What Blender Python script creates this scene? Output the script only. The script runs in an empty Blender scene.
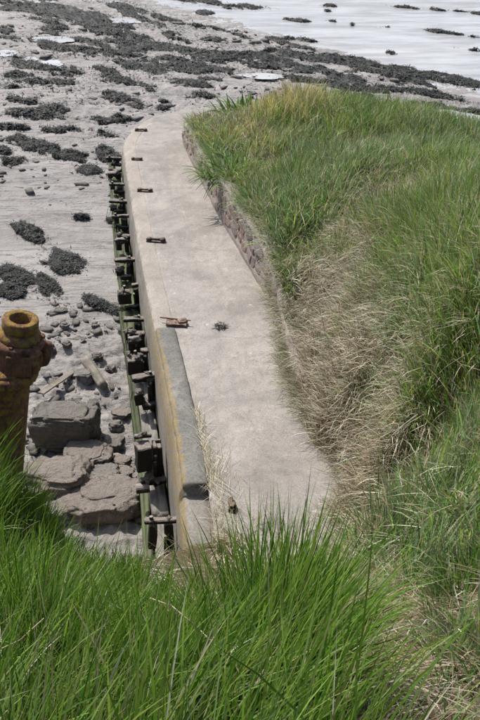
import bpy, bmesh, math, random
import numpy as np
from mathutils import Vector, Matrix, noise as mnoise

random.seed(7)
RNG = np.random.default_rng(11)
scn = bpy.context.scene
C = scn.collection
R = math.radians

# ------------------------------------------------------------------ camera, light, exposure
CZ = 8.6                      # camera height over the mud at the foot of the wall
PITCH = R(33.7)
FPX = 914.0                   # focal length in pixels of a 480x720 frame
cam_d = bpy.data.cameras.new('camera')
cam_d.sensor_fit = 'VERTICAL'; cam_d.sensor_height = 24.0
cam_d.lens = 24.0 * FPX / 720.0
cam_d.clip_start = 0.05; cam_d.clip_end = 9000
cam = bpy.data.objects.new('camera', cam_d); C.objects.link(cam)
cam.location = (0, 0, CZ); cam.rotation_euler = (math.pi/2 - PITCH, 0, 0)
scn.camera = cam

SUN_EL, SUN_AZ = R(54), R(-38)     # azimuth measured from +Y towards +X
world = bpy.data.worlds.new('World'); scn.world = world; world.use_nodes = True
wn = world.node_tree
sky = wn.nodes.new('ShaderNodeTexSky'); sky.sky_type = 'NISHITA'; sky.sun_disc = False
sky.sun_elevation = SUN_EL; sky.sun_rotation = SUN_AZ
sky.air_density = 1.0; sky.dust_density = 2.5; sky.ozone_density = 1.0
bg = wn.nodes['Background']; bg.inputs['Strength'].default_value = 0.12
wn.links.new(sky.outputs[0], bg.inputs['Color'])
sd = bpy.data.lights.new('sun', 'SUN'); sd.energy = 4.3; sd.angle = R(0.5); sd.color = (1.0, 0.955, 0.89)
sun = bpy.data.objects.new('sun', sd); C.objects.link(sun)
sdir = Vector((math.sin(SUN_AZ)*math.cos(SUN_EL), math.cos(SUN_AZ)*math.cos(SUN_EL), math.sin(SUN_EL)))
sun.rotation_euler = sdir.to_track_quat('Z', 'Y').to_euler(); sun.location = sdir*50
scn.view_settings.view_transform = 'Standard'; scn.view_settings.look = 'None'
scn.view_settings.gamma = 1.0; scn.view_settings.exposure = 0.42
scn.view_settings.use_curve_mapping = False

# ------------------------------------------------------------------ numeric helpers
CP, SP = math.cos(PITCH), math.sin(PITCH)
def ray(u, v):
    """direction through a point of the 480x720 frame; y component scaled to 1"""
    a = (u-240)/FPX; b = (v-360)/FPX
    d = np.array([a, CP - b*SP, -SP - b*CP]); return d / d[1]
def proj(P):
    x, y, z = P[..., 0], P[..., 1], P[..., 2]-CZ
    Z = y*CP - z*SP; Z = np.where(Z < 0.05, 0.05, Z)
    return 240 + FPX*x/Z, 360 + FPX*(-y*SP - z*CP)/Z, Z

def _hash(ix, iy, seed):
    h = (ix.astype(np.int64)*374761393 + iy.astype(np.int64)*668265263 + seed*974711) & 0x7fffffff
    h = ((h ^ (h >> 13)) * 1274126177) & 0x7fffffff
    h = ((h ^ (h >> 16)) * 668265263) & 0x7fffffff
    return ((h ^ (h >> 15)) & 0xffff) / 65535.0
def vnoise(x, y, seed=0):
    x = np.asarray(x, float); y = np.asarray(y, float)
    ix = np.floor(x); iy = np.floor(y); fx = x-ix; fy = y-iy
    fx = fx*fx*fx*(fx*(fx*6-15)+10); fy = fy*fy*fy*(fy*(fy*6-15)+10)
    a = _hash(ix, iy, seed); b = _hash(ix+1, iy, seed); c = _hash(ix, iy+1, seed); d = _hash(ix+1, iy+1, seed)
    return (a*(1-fx)+b*fx)*(1-fy) + (c*(1-fx)+d*fx)*fy
def fbm(x, y, seed=0, octv=4, gain=0.5):
    s = 0; a = 1; t = 0
    x = np.asarray(x, float); y = np.asarray(y, float)
    for k in range(octv):
        ca, sa = math.cos(k*1.1+.3), math.sin(k*1.1+.3)
        s = s + a*vnoise((x*ca-y*sa)*2**k+17*k, (x*sa+y*ca)*2**k+31*k, seed+k*7); t += a; a *= gain
    return s/t
def sstep(a, b, x):
    t = np.clip((x-a)/(b-a), 0, 1); return t*t*(3-2*t)

# ------------------------------------------------------------------ ground functions (world z)
def walk_z(x, y): return CZ - 6.0 - 0.079*np.asarray(y, float) + 0*np.asarray(x, float)
def on_walk(u, v):
    d = ray(u, v); y = 6.0/(-d[2]-0.079); return np.array([d[0]*y, y, walk_z(0, y)])

SN = (0.75, 0.66)
def shore_s(x, y): return SN[0]*x + SN[1]*(y-35.5)
def mud_base(x, y):
    x = np.asarray(x, float); y = np.asarray(y, float)
    z = CZ - 8.6 + 0.0437*(np.minimum(y, 24)-8)
    s = shore_s(x, y)
    q = np.maximum(s+10, 0)
    z = z - 0.05*np.minimum(q, 10.4) - 0.0004*np.minimum(np.maximum(q-10.4, 0), 400)**1.3*np.where(s > 16, 1, 0)
    return z
WATER_Z = float(mud_base(0, 35.5))
def mud_z(x, y, detail=True):
    x = np.asarray(x, float); y = np.asarray(y, float)
    z = mud_base(x, y)
    s = shore_s(x, y)
    t = (-SN[1]*x + SN[0]*y)
    z = z + 0.10*(fbm(s*.35+3, t*.16, 5, 3)-.5)*sstep(60, 20, np.abs(x)+np.abs(y-20))*sstep(2.0, -4, s)
    z = z - 0.05*sstep(-0.5, 1.5, s) 
    if detail:
        # strata: low ledges running across the shore, ripples, scour
        fade = sstep(2, -2, s)
        led = (x*0.16 + y*1.0) * 1.1 + 2.2*(fbm(x*.25, y*.5, 9, 3)-.5)
        fr = led - np.floor(led)
        amp = sstep(.35, .75, fbm(x*.3+9, y*.6, 14, 3))
        z = z + fade*0.095*amp*(sstep(0.0, 0.85, fr) - sstep(0.9, 1.0, fr) - .4)
        z = z + fade*0.035*(fbm(x*1.4, y*2.2, 21, 4)-.5)
        rough = sstep(15.0, 12.6, y + 2.0*(fbm(x*.8, y*.8, 77, 2)-.5)) + .55*sstep(18.5, 21, y)
        rg = 1 - np.abs(2*fbm(x*2.1, y*3.2, 41, 4, .55)-1)*2.2
        z = z + fade*np.minimum(rough, 1.2)*(.14*(fbm(x*1.6, y*1.9, 45, 3)-.5) + .06*rg + .13*(fbm(x*4.5, y*6, 47, 3, .6)-.5) + .05*(fbm(x*12, y*15, 48, 2)-.5))
        z = z + fade*0.010*(fbm(x*9, y*11, 55, 2)-.5)
    return z
def on_mud(u, v):
    d = ray(u, v); y = 8.2/(-d[2])
    for _ in range(30):
        z = float(mud_z(d[0]*y, y)); y = y + ((CZ-z)/(-d[2]) - y)*.8
    return np.array([d[0]*y, y, float(mud_z(d[0]*y, y))])

def interp_pts(P):
    P = P[np.argsort(P[:, 1])]
    return lambda y: np.interp(y, P[:, 1], P[:, 0])
def smooth_curve(P, step=.1, k=9):
    f = interp_pts(P); ys = np.arange(P[:, 1].min(), P[:, 1].max(), step); xs = f(ys)
    pad = np.concatenate([2*xs[0]-xs[k:0:-1], xs, 2*xs[-1]-xs[-2:-k-2:-1]])
    ker = np.hanning(2*k+1); ker /= ker.sum()
    return (lambda y: np.interp(y, ys, np.convolve(pad, ker, 'valid')))

Lpx = [(196, 590), (190, 540), (183, 487), (178.5, 453), (172.5, 415), (167, 385), (161.5, 357), (154.5, 325), (146.5, 285), (138.5, 243), (130.5, 195), (125.5, 163), (123, 147), (126, 138), (132, 130.5), (143, 122), (155, 116), (180, 110.5), (220, 105.5)]
Rpx = [(394, 600), (380, 540), (360, 482), (334, 440), (303, 400), (290, 365), (279, 330), (266, 297), (250, 271), (234, 243), (218, 216.5), (200, 180), (187, 154), (182, 141)]
LW = np.array([on_walk(*p)[:2] for p in Lpx]); RW = np.array([on_walk(*p)[:2] for p in Rpx])
xL = smooth_curve(LW, .05, 8); xR = smooth_curve(RW, .1, 6)
Y_NEAR = float(LW[:, 1].min()) + .05; Y_END = float(LW[:, 1].max()) - .05
Y_WALL_END = float(RW[:, 1].max())

# ------------------------------------------------------------------ object helpers
def link(o, parent=None):
    C.objects.link(o)
    if parent is not None: o.parent = parent
    return o
def tag(o, label=None, cat=None, group=None, kind=None):
    if label: o['label'] = label
    if cat: o['category'] = cat
    if group: o['group'] = group
    if kind: o['kind'] = kind
    return o
def empty(name, loc, rz=0, label=None, cat=None, group=None):
    o = bpy.data.objects.new(name, None); o.location = loc; o.rotation_euler = (0, 0, rz)
    o.empty_display_size = .1
    link(o); return tag(o, label, cat, group)
def mesh_np(name, V, F, mats=None, smooth=True, tint=None, mi=None):
    """V (n,3); F list of arrays of faces with equal corner counts"""
    me = bpy.data.meshes.new(name)
    V = np.ascontiguousarray(V, np.float32)
    me.vertices.add(len(V)); me.vertices.foreach_set('co', V.ravel())
    F = [np.asarray(f, np.int32) for f in F if len(f)]
    nl = sum(f.size for f in F); npoly = sum(len(f) for f in F)
    me.loops.add(nl); me.polygons.add(npoly)
    me.loops.foreach_set('vertex_index', np.concatenate([f.ravel() for f in F]))
    ls = []; off = 0
    for f in F:
        k = f.shape[1]; ls.append(off + np.arange(len(f))*k); off += f.size
    me.polygons.foreach_set('loop_start', np.concatenate(ls).astype(np.int32))
    if smooth: me.polygons.foreach_set('use_smooth', np.ones(npoly, bool))
    me.update(calc_edges=True); me.validate()
    if tint is not None:
        a = me.attributes.new('tint', 'FLOAT_COLOR', 'POINT')
        c = np.ones((len(V), 4), np.float32); c[:, :3] = tint; a.data.foreach_set('color', c.ravel())
    for m in (mats or []): me.materials.append(m)
    return me
def obj(name, me, parent=None, loc=None, rot=None):
    o = bpy.data.objects.new(name, me)
    if loc is not None: o.location = loc
    if rot is not None: o.rotation_euler = rot
    return link(o, parent)
def bm_mesh(name, bm, mat, smooth=False):
    me = bpy.data.meshes.new(name); bm.normal_update(); bm.to_mesh(me); bm.free()
    me.materials.append(mat)
    if smooth: me.polygons.foreach_set('use_smooth', np.ones(len(me.polygons), bool))
    return me
def grid_faces(ny, nx):
    i = np.arange(ny*nx).reshape(ny, nx)
    return np.stack([i[:-1, :-1], i[:-1, 1:], i[1:, 1:], i[1:, :-1]], -1).reshape(-1, 4)
def rough_box(name, sx, sy, sz, mat, bevel=.01, nz=.006, seed=0, cuts=2, freq=9, smooth=False):
    bm = bmesh.new(); bmesh.ops.create_cube(bm, size=1)
    for v in bm.verts: v.co = Vector((v.co.x*sx, v.co.y*sy, v.co.z*sz))
    bmesh.ops.bevel(bm, geom=bm.edges[:], offset=bevel, segments=1, affect='EDGES')
    if cuts: bmesh.ops.subdivide_edges(bm, edges=[e for e in bm.edges if e.calc_length() > bevel*4], cuts=cuts, use_grid_fill=True)
    for v in bm.verts: v.co += mnoise.noise_vector(v.co*freq + Vector((seed*7.3, seed*3.1, 0)))*nz
    return bm_mesh(name, bm, mat, smooth)
def add_cyl(bm, p0, p1, r0, r1=None, seg=10, cap=True):
    r1 = r0 if r1 is None else r1
    p0 = Vector(p0); p1 = Vector(p1); d = (p1-p0); L = d.length
    m = Matrix.Translation((p0+p1)/2) @ d.to_track_quat('Z', 'Y').to_matrix().to_4x4()
    bmesh.ops.create_cone(bm, cap_ends=cap, segments=seg, radius1=r0, radius2=r1, depth=L, matrix=m)
def lathe(name, prof, mat, seg=40, nz=.004, seed=0, smooth=True):
    a = np.linspace(0, 2*math.pi, seg, endpoint=False)
    n = len(prof); V = np.zeros((n, seg, 3))
    for i, (r, z) in enumerate(prof): V[i, :, 0] = r*np.cos(a); V[i, :, 1] = r*np.sin(a); V[i, :, 2] = z
    V = V.reshape(-1, 3)
    for i in range(len(V)): V[i] += np.array(mnoise.noise_vector(Vector(V[i])*9+Vector((seed, 0, 0))))*nz
    F = []
    for i in range(n-1):
        for j in range(seg):
            k = (j+1) % seg; F.append((i*seg+j, i*seg+k, (i+1)*seg+k, (i+1)*seg+j))
    return mesh_np(name, V, [np.array(F)], [mat], smooth)
def rock_mesh(name, mat, sx, sy, sz, seed, flat=.0, rough=.22, sub=4, blocky=.5):
    bm = bmesh.new(); bmesh.ops.create_icosphere(bm, subdivisions=sub, radius=1)
    off = Vector((seed*5.7, seed*1.9, seed*3.3))
    for v in bm.verts:
        p = v.co.copy()
        q = Vector([math.copysign(abs(c)**(1-blocky*.62), c) for c in p])
        n = mnoise.fractal(p*1.3+off, 1.0, 2.0, 4)*rough
        n += (mnoise.cell(p*1.7+off)-.5)*rough*.5
        if sub >= 4:
            n += (abs(mnoise.noise(p*2.6+off)) - .25)*rough*.55 + mnoise.fractal(p*6+off, 1.0, 2.0, 4)*rough*.22
            k = math.floor(p.z*4.5 + mnoise.noise(p*1.5+off)*1.2); n += (mnoise.cell(Vector((k*1.7, off.x, 0)))-.5)*rough*.5
        v.co = q*(1+n) + mnoise.noise_vector(p*4+off)*rough*.18
        if flat and v.co.z > flat: v.co.z = flat + (v.co.z-flat)*.2
        v.co = Vector((v.co.x*sx, v.co.y*sy, v.co.z*sz))
    return bm_mesh(name, bm, mat, True)

# a ribbon of leaf: many blades at once
def blade_arrays(P, h, w, az, lean, bend, nseg, col, tipcol, seed):
    r = np.random.default_rng(seed); n = len(P)
    side = az + math.pi/2 + r.uniform(-.9, .9, n)
    sd = np.stack([np.cos(side), np.sin(side), np.zeros(n)], -1)
    dr = np.stack([np.cos(az), np.sin(az)], -1)
    V = np.zeros((n, 2*nseg+1, 3)); Cc = np.zeros((n, 2*nseg+1, 3)); p = P.copy()
    kink = r.normal(0, .06, n)
    for k in range(nseg+1):
        t = k/nseg
        if k:
            th = lean + bend*((k-.5)/nseg)**1.4
            st = h/nseg
            p = p + np.column_stack([dr*(np.sin(th)*st)[:, None], np.cos(th)*st])
            p[:, :2] += (sd[:, :2].T*(kink*st)).T
        c = col*(1-t**2) + tipcol*t**2
        if k < nseg:
            ww = w*(.75+.6*t*(1-t)*2)*(1-.55*t)
            V[:, 2*k] = p - sd*(ww/2)[:, None]; V[:, 2*k+1] = p + sd*(ww/2)[:, None]; Cc[:, 2*k] = c; Cc[:, 2*k+1] = c
        else: V[:, 2*k] = p; Cc[:, 2*k] = c
    b = (np.arange(n)*(2*nseg+1))[:, None]
    Q = np.concatenate([b + np.array([[2*k, 2*k+1, 2*k+3, 2*k+2]]) for k in range(nseg-1)]) if nseg > 1 else np.zeros((0, 4), int)
    T = b + np.array([[2*nseg-2, 2*nseg-1, 2*nseg]])
    return V.reshape(-1, 3), Q, T, Cc.reshape(-1, 3)

# ------------------------------------------------------------------ materials
class NT:
    def __init__(s, name):
        s.m = bpy.data.materials.new(name); s.m.use_nodes = True; s.t = s.m.node_tree
        s.p = s.t.nodes['Principled BSDF']; s.out = s.t.nodes['Material Output']
    def n(s, typ, ins=None, **kw):
        x = s.t.nodes.new('ShaderNode'+typ)
        for k, v in kw.items(): setattr(x, k, v)
        for k, v in (ins or {}).items(): s.set(x.inputs[k], v)
        return x
    def set(s, sock, v):
        if isinstance(v, bpy.types.NodeSocket): s.t.links.new(v, sock)
        elif isinstance(v, bpy.types.Node): s.t.links.new(v.outputs[0], sock)
        else:
            if isinstance(v, tuple) and len(v) == 3 and sock.type == 'RGBA': v = v+(1,)
            sock.default_value = v
    def pos(s):
        if not hasattr(s, '_g'): s._g = s.n('NewGeometry')
        return s._g.outputs['Position']
    def objco(s):
        if not hasattr(s, '_o'): s._o = s.n('TexCoord')
        return s._o.outputs['Object']
    def map(s, vec, scale=(1, 1, 1), rot=(0, 0, 0)):
        return s.n('Mapping', {'Vector': vec, 'Scale': scale, 'Rotation': rot}).outputs[0]
    def noise(s, vec, scale, detail=5, rough=.6, dist=0):
        return s.n('TexNoise', {'Vector': vec, 'Scale': scale, 'Detail': detail, 'Roughness': rough, 'Distortion': dist}).outputs[0]
    def vor(s, vec, scale, feature='F1'):
        return s.n('TexVoronoi', {'Vector': vec, 'Scale': scale}, feature=feature).outputs['Distance']
    def ramp(s, f, stops):
        r = s.n('ValToRGB', {'Fac': f}); e = r.color_ramp.elements
        while len(e) < len(stops): e.new(.5)
        for el, (p, c) in zip(e, stops):
            el.position = p; el.color = (c if len(c) == 4 else tuple(c)+(1,)) if isinstance(c, tuple) else (c, c, c, 1)
        return r.outputs[0]
    def mix(s, f, a, b, mode='MIX'):
        x = s.n('Mix', data_type='RGBA', blend_type=mode)
        s.set(x.inputs['Factor'], f); s.set(x.inputs['A'], a); s.set(x.inputs['B'], b); return x.outputs['Result']
    def math(s, op, a, b=0.0):
        x = s.n('Math', operation=op); s.set(x.inputs[0], a); s.set(x.inputs[1], b); return x.outputs[0]
    def attr(s, name, out='Color'): return s.n('Attribute', attribute_name=name).outputs[out]
    def bump(s, h, strength=.5, dist=.02, normal=None):
        b = s.n('Bump', {'Height': h, 'Strength': strength, 'Distance': dist})
        if normal is not None: s.set(b.inputs['Normal'], normal)
        return b.outputs[0]
    def done(s, col, rough=.8, bump=None, spec=.3):
        s.set(s.p.inputs['Base Color'], col); s.set(s.p.inputs['Roughness'], rough)
        s.set(s.p.inputs['Specular IOR Level'], spec)
        if bump is not None: s.set(s.p.inputs['Normal'], bump)
        return s.m

def m_mud():
    t = NT('mud'); P = t.pos()
    a = t.noise(t.map(P, (.5, 1.2, 1)), 1.0, 6, .6, .4)
    b = t.noise(t.map(P, (2.5, 6.5, 3), (0, 0, -.15)), 1.0, 6, .65)
    c = t.noise(P, 22, 5, .7)
    col = t.ramp(a, [(.3, (.19, .172, .156)), (.5, (.255, .236, .22)), (.7, (.315, .297, .282))])
    col = t.mix(t.math('MULTIPLY', t.ramp(b, [(.38, 0.0), (.62, 1.0)]), .45), col, (.35, .328, .31))
    col = t.mix(t.math('MULTIPLY', t.ramp(c, [(.55, 0.0), (.75, 1.0)]), .55), col, (.15, .13, .11))
    g = t.noise(P, 70, 3, .6)
    col = t.mix(t.math('MULTIPLY', t.ramp(g, [(.58, 0.0), (.72, 1.0)]), .35), col, (.1, .095, .085))
    wet = t.noise(t.map(P, (.35, 1.1, 1), (0, 0, -.2)), 1.3, 4, .6)
    sh = t.n('SeparateXYZ', {'Vector': P})
    rough = t.ramp(wet, [(.42, .58), (.62, .24)]); col = t.mix(t.math('MULTIPLY', t.ramp(wet, [(.44, 0.0), (.6, 1.0)]), .35), col, (.15, .135, .122))
    ln = t.noise(t.map(P, (.22, 2.6, 1), (0, 0, -.16)), 1.7, 5, .6, .5)
    crack = t.ramp(t.math('ABSOLUTE', t.math('SUBTRACT', ln, .5)), [(.0, 1.0), (.012, 0.0)])
    col = t.mix(t.math('MULTIPLY', crack, t.math('MULTIPLY', t.ramp(a, [(.45, 0.0), (.6, 1.0)]), .55)), col, (.12, .105, .09))
    k = t.noise(P, 9, 6, .75)
    col = t.mix(t.math('MULTIPLY', t.ramp(k, [(.52, 0.0), (.68, 1.0)]), .5), col, (.17, .15, .13))
    h = t.math('ADD', t.math('MULTIPLY', b, .9), t.math('ADD', t.math('MULTIPLY', c, .35), t.math('ADD', t.math('MULTIPLY', g, .12), t.math('SUBTRACT', t.math('MULTIPLY', k, .7), t.math('MULTIPLY', crack, .3)))))
    return t.done(col, rough, t.bump(h, .75, .06), .35)
def m_concrete(name, base, dark, grain=1.0, cracks=False):
    t = NT(name); P = t.pos()
    a = t.noise(P, .9, 6, .62, .3); b = t.noise(P, 5, 6, .65); c = t.noise(P, 60*grain, 4, .7)
    col = t.ramp(a, [(.3, dark), (.5, base), (.7, tuple(min(1, x*1.18) for x in base))])
    e = t.noise(t.map(P, (1, .35, 1), (0, 0, .2)), 2.6, 6, .7, 1.2)
    col = t.mix(t.math('MULTIPLY', t.ramp(e, [(.5, 0.0), (.66, 1.0)]), .4), col, tuple(x*.7 for x in base))
    pit = t.vor(P, 16*grain); col = t.mix(t.math('MULTIPLY', t.ramp(pit, [(.10, 1.0), (.17, 0.0)]), .45), col, tuple(x*.45 for x in base))
    col = t.mix(t.math('MULTIPLY', t.ramp(b, [(.46, 0.0), (.7, 1.0)]), .45), col, tuple(x*.62 for x in base))
    col = t.mix(t.math('MULTIPLY', t.ramp(c, [(.51, 0.0), (.60, 1.0)]), .5), col, tuple(x*.42 for x in base))
    col = t.mix(t.math('MULTIPLY', t.ramp(c, [(.34, 1.0), (.43, 0.0)]), .35), col, tuple(min(.7, x*1.5) for x in base))
    st = t.noise(t.map(P, (1.2, .5, 1)), 1.6, 5, .7, .8)
    col = t.mix(t.math('MULTIPLY', t.ramp(st, [(.56, 0.0), (.68, 1.0)]), .3), col, (.46, .42, .37))
    v = t.vor(P, 90*grain)
    h = t.math('ADD', t.math('MULTIPLY', c, .5), t.math('ADD', t.math('MULTIPLY', v, .25), t.math('MULTIPLY', b, .8)))
    return t, col, t.bump(h, .5, .012)
def m_walk():
    t, col, b = m_concrete('worn_concrete', (.29, .267, .243), (.195, .178, .162)); P = t.pos()
    big = t.noise(t.map(P, (.8, .45, 1), (0, 0, .3)), 1.1, 6, .68, 1.0)
    col = t.mix(t.math('MULTIPLY', t.ramp(big, [(.48, 0.0), (.6, 1.0)]), .42), col, (.165, .15, .135))
    y = t.n('SeparateXYZ', {'Vector': P}).outputs[1]
    w = t.math('ADD', y, t.math('MULTIPLY', t.noise(P, 1.6, 6, .65), .9))
    jd = t.math('ABSOLUTE', t.math('SUBTRACT', t.math('FRACT', t.math('MULTIPLY', w, .31)), .5))
    cr = t.noise(t.map(P, (1, .6, 1)), 1.3, 7, .62)
    hair = t.ramp(t.math('ABSOLUTE', t.math('SUBTRACT', cr, .5)), [(.0, 1.0), (.006, 0.0)])
    col = t.mix(t.math('MULTIPLY', t.ramp(jd, [(.0, 1.0), (.022, 0.0)]), .35), col, (.14, .125, .11))
    col = t.mix(t.math('MULTIPLY', hair, .4), col, (.12, .105, .09))
    sp = t.vor(P, 3.1); col = t.mix(t.math('MULTIPLY', t.ramp(sp, [(.045, 1.0), (.085, 0.0)]), t.math('MULTIPLY', t.noise(P, 2.2, 3), .9)), col, (.5, .48, .44))
    lc = t.noise(P, 5.5, 6, .72); col = t.mix(t.math('MULTIPLY', t.ramp(lc, [(.6, 0.0), (.66, 1.0)]), .5), col, (.40, .365, .32))
    dk = t.noise(P, 13, 5, .7); col = t.mix(t.math('MULTIPLY', t.ramp(dk, [(.6, 0.0), (.68, 1.0)]), .5), col, (.12, .11, .10))
    return t.done(col, .85, b, .2)
def m_wall(base=(.22, .205, .18), dark=(.14, .13, .112)):
    """quay concrete: attribute 'lich' marks where ochre lichen has grown, 'wet' where weed and tide stain it"""
    t, col, b = m_concrete('quay_concrete', base, dark, .6)
    P = t.pos(); l = t.attr('lich', 'Fac'); w = t.attr('wet', 'Fac')
    n = t.noise(P, 11, 6, .7); n2 = t.noise(P, 45, 4, .7)
    f = t.ramp(t.math('ADD', t.math('MULTIPLY', l, 1.0), t.math('MULTIPLY', t.math('SUBTRACT', n, .5), 1.7)), [(.5, 0.0), (.72, 1.0)])
    lc = t.ramp(n2, [(.35, (.17, .115, .04)), (.55, (.27, .19, .06)), (.7, (.33, .27, .14)), (.85, (.36, .33, .25))])
    col = t.mix(t.math('MULTIPLY', f, .6), col, lc)
    f2 = t.ramp(t.math('ADD', w, t.math('MULTIPLY', t.math('SUBTRACT', n, .5), .8)), [(.4, 0.0), (.65, 1.0)])
    col = t.mix(t.math('MULTIPLY', f2, .9), col, t.ramp(n2, [(.4, (.03, .045, .012)), (.65, (.07, .095, .025))]))
    return t.done(col, .85, b, .2)
def m_timber(name, c0, c1, ax, algae=0.0, rough=.8):
    t = NT(name); P = t.objco()
    sc = [22, 22, 22]; sc[ax] = 1.6
    a = t.noise(t.map(P, tuple(sc)), 1, 6, .65, .3); b = t.noise(t.pos(), 7, 5, .6)
    col = t.ramp(a, [(.3, c0), (.7, c1)])
    col = t.mix(t.math('MULTIPLY', t.ramp(b, [(.45, 0.0), (.65, 1.0)]), .5), col, tuple(x*.5 for x in c0))
    if algae:
        n = t.noise(t.pos(), 4, 5, .65)
        col = t.mix(t.math('MULTIPLY', t.ramp(n, [(.36, 1.0), (.6, .25)]), algae), col, t.ramp(a, [(.35, (.025, .045, .008)), (.7, (.085, .125, .024))]))
    return t.done(col, rough, t.bump(a, .6, .012), .3)
def m_dusty(name, dark, dust, thr=.2):
    """dark tarred timber or iron; pale dried silt has settled on whatever faces up"""
    t = NT(name); P = t.pos()
    nz = t.n('SeparateXYZ', {'Vector': t.n('NewGeometry').outputs['Normal']}).outputs[2]
    n = t.noise(P, 14, 5, .65); n2 = t.noise(P, 40, 4, .7)
    col = t.ramp(n2, [(.35, tuple(x*.55 for x in dark)), (.7, dark)])
    f = t.ramp(t.math('ADD', nz, t.math('MULTIPLY', t.math('SUBTRACT', n, .5), 1.6)), [(thr+.3, 0.0), (thr+.6, 1.0)])
    col = t.mix(f, col, t.ramp(n2, [(.35, tuple(x*.6 for x in dust)), (.65, dust)]))
    return t.done(col, .85, t.bump(t.math('ADD', n, t.math('MULTIPLY', n2, .5)), .7, .015), .25)
def m_rust(name, lichen=0.0):
    t = NT(name); P = t.objco()
    a = t.noise(t.map(P, (1, 1, .45)), 8, 8, .75, .1); b = t.noise(P, 40, 6, .78)
    col = t.ramp(a, [(.32, (.06, .04, .032)), (.44, (.24, .115, .07)), (.57, (.37, .18, .115)), (.72, (.38, .29, .235))])
    col = t.mix(t.math('MULTIPLY', t.ramp(b, [(.5, 0.0), (.7, 1.0)]), .6), col, (.05, .04, .033))
    if lichen:
        l = t.noise(P, 8.5, 6, .72, .1)
        f = t.ramp(l, [(.56-.085*lichen, 0.0), (.605-.085*lichen, 1.0)])
        col = t.mix(t.math('MULTIPLY', f, .9), col, t.ramp(b, [(.33, (.27, .165, .035)), (.52, (.50, .32, .05)), (.66, (.40, .33, .19)), (.8, (.40, .37, .30))]))
    return t.done(col, .85, t.bump(t.math('ADD', a, t.math('MULTIPLY', b, .6)), 1.0, .05), .3)
def m_rock(name, c0, c1, mud=.5, scale=1.0):
    t = NT(name); P = t.objco()
    a = t.noise(P, 3*scale, 7, .65, .4); b = t.noise(P, 18*scale, 6, .7); w = t.noise(t.map(P, (1, 1, 5)), 4*scale, 5, .6)
    col = t.ramp(t.math('ADD', t.math('MULTIPLY', a, .6), t.math('MULTIPLY', w, .4)), [(.34, c0), (.64, c1)])
    col = t.mix(t.math('MULTIPLY', t.ramp(b, [(.5, 0.0), (.72, 1.0)]), .55), col, tuple(x*.45 for x in c0))
    nz = t.n('SeparateXYZ', {'Vector': t.n('NewGeometry').outputs['Normal']}).outputs[2]
    f = t.ramp(t.math('ADD', nz, t.math('MULTIPLY', t.math('SUBTRACT', a, .5), 2.0)), [(.55, 0.0), (.95, 1.0)])
    col = t.mix(t.math('MULTIPLY', f, mud), col, (.26, .232, .203))
    vc = t.n('TexVoronoi', {'Vector': t.n('VectorMath', {0: t.map(P, (1, 1, 2.2)), 1: t.n('TexNoise', {'Vector': P, 'Scale': 3.0}).outputs['Color']}).outputs[0], 'Scale': 3.2*scale}, feature='DISTANCE_TO_EDGE').outputs['Distance']
    ck = t.ramp(vc, [(.0, 1.0), (.02, 0.0)]); ck = t.math('MULTIPLY', ck, t.ramp(a, [(.55, 0.0), (.62, 1.0)]))
    col = t.mix(t.math('MULTIPLY', ck, .5), col, tuple(x*.25 for x in c0))
    fine = t.noise(P, 55*scale, 4, .7); col = t.mix(t.math('MULTIPLY', t.ramp(fine, [(.52, 0.0), (.66, 1.0)]), .4), col, tuple(x*.5 for x in c0))
    h = t.math('ADD', t.math('MULTIPLY', a, .9), t.math('ADD', t.math('MULTIPLY', b, .5), t.math('SUBTRACT', t.math('MULTIPLY', fine, .2), t.math('MULTIPLY', ck, .6))))
    return t.done(col, .8, t.bump(h, 1.0, .09), .3)
def m_stone():
    t = NT('wall_stone'); P = t.objco(); r = t.n('ObjectInfo').outputs['Random']
    a = t.noise(P, 9, 6, .65); b = t.noise(P, 38, 5, .7)
    base = t.ramp(r, [(0, (.235, .145, .118)), (.3, (.28, .195, .165)), (.55, (.18, .15, .14)), (.75, (.29, .24, .22)), (1, (.23, .155, .13))])
    col = t.mix(t.math('MULTIPLY', t.ramp(a, [(.4, 0.0), (.7, 1.0)]), .55), base, (.31, .285, .265))
    col = t.mix(t.math('MULTIPLY', t.ramp(b, [(.5, 0.0), (.7, 1.0)]), .5), col, (.09, .075, .07))
    return t.done(col, .88, t.bump(t.math('ADD', a, t.math('MULTIPLY', b, .6)), .8, .025), .2)
def m_leaf(name, rough=.5, trans=.4, tint=True, col=(.06, .11, .02), tv=1.6, gl=.05):
    t = NT(name); t.t.nodes.remove(t.p)
    c = t.attr('tint') if tint else t.mix(t.noise(t.objco(), 6, 3), tuple(x*.7 for x in col), tuple(x*1.35 for x in col))
    d = t.n('BsdfDiffuse', {'Color': c}); tr = t.n('BsdfTranslucent', {'Color': t.mix(.5, c, t.n('HueSaturation', {'Color': c, 'Hue': .49, 'Value': tv}).outputs[0])})
    g = t.n('BsdfGlossy', {'Color': (.9, .95, .9), 'Roughness': rough})
    m1 = t.n('MixShader', {0: trans}); t.set(m1.inputs[1], d.outputs[0]); t.set(m1.inputs[2], tr.outputs[0])
    fr = t.n('Fresnel', {'IOR': 1.35})
    m2 = t.n('MixShader', {0: t.math('MULTIPLY', fr.outputs[0], gl)}); t.set(m2.inputs[1], m1.outputs[0]); t.set(m2.inputs[2], g.outputs[0])
    t.set(t.out.inputs[0], m2.outputs[0]); return t.m
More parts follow.
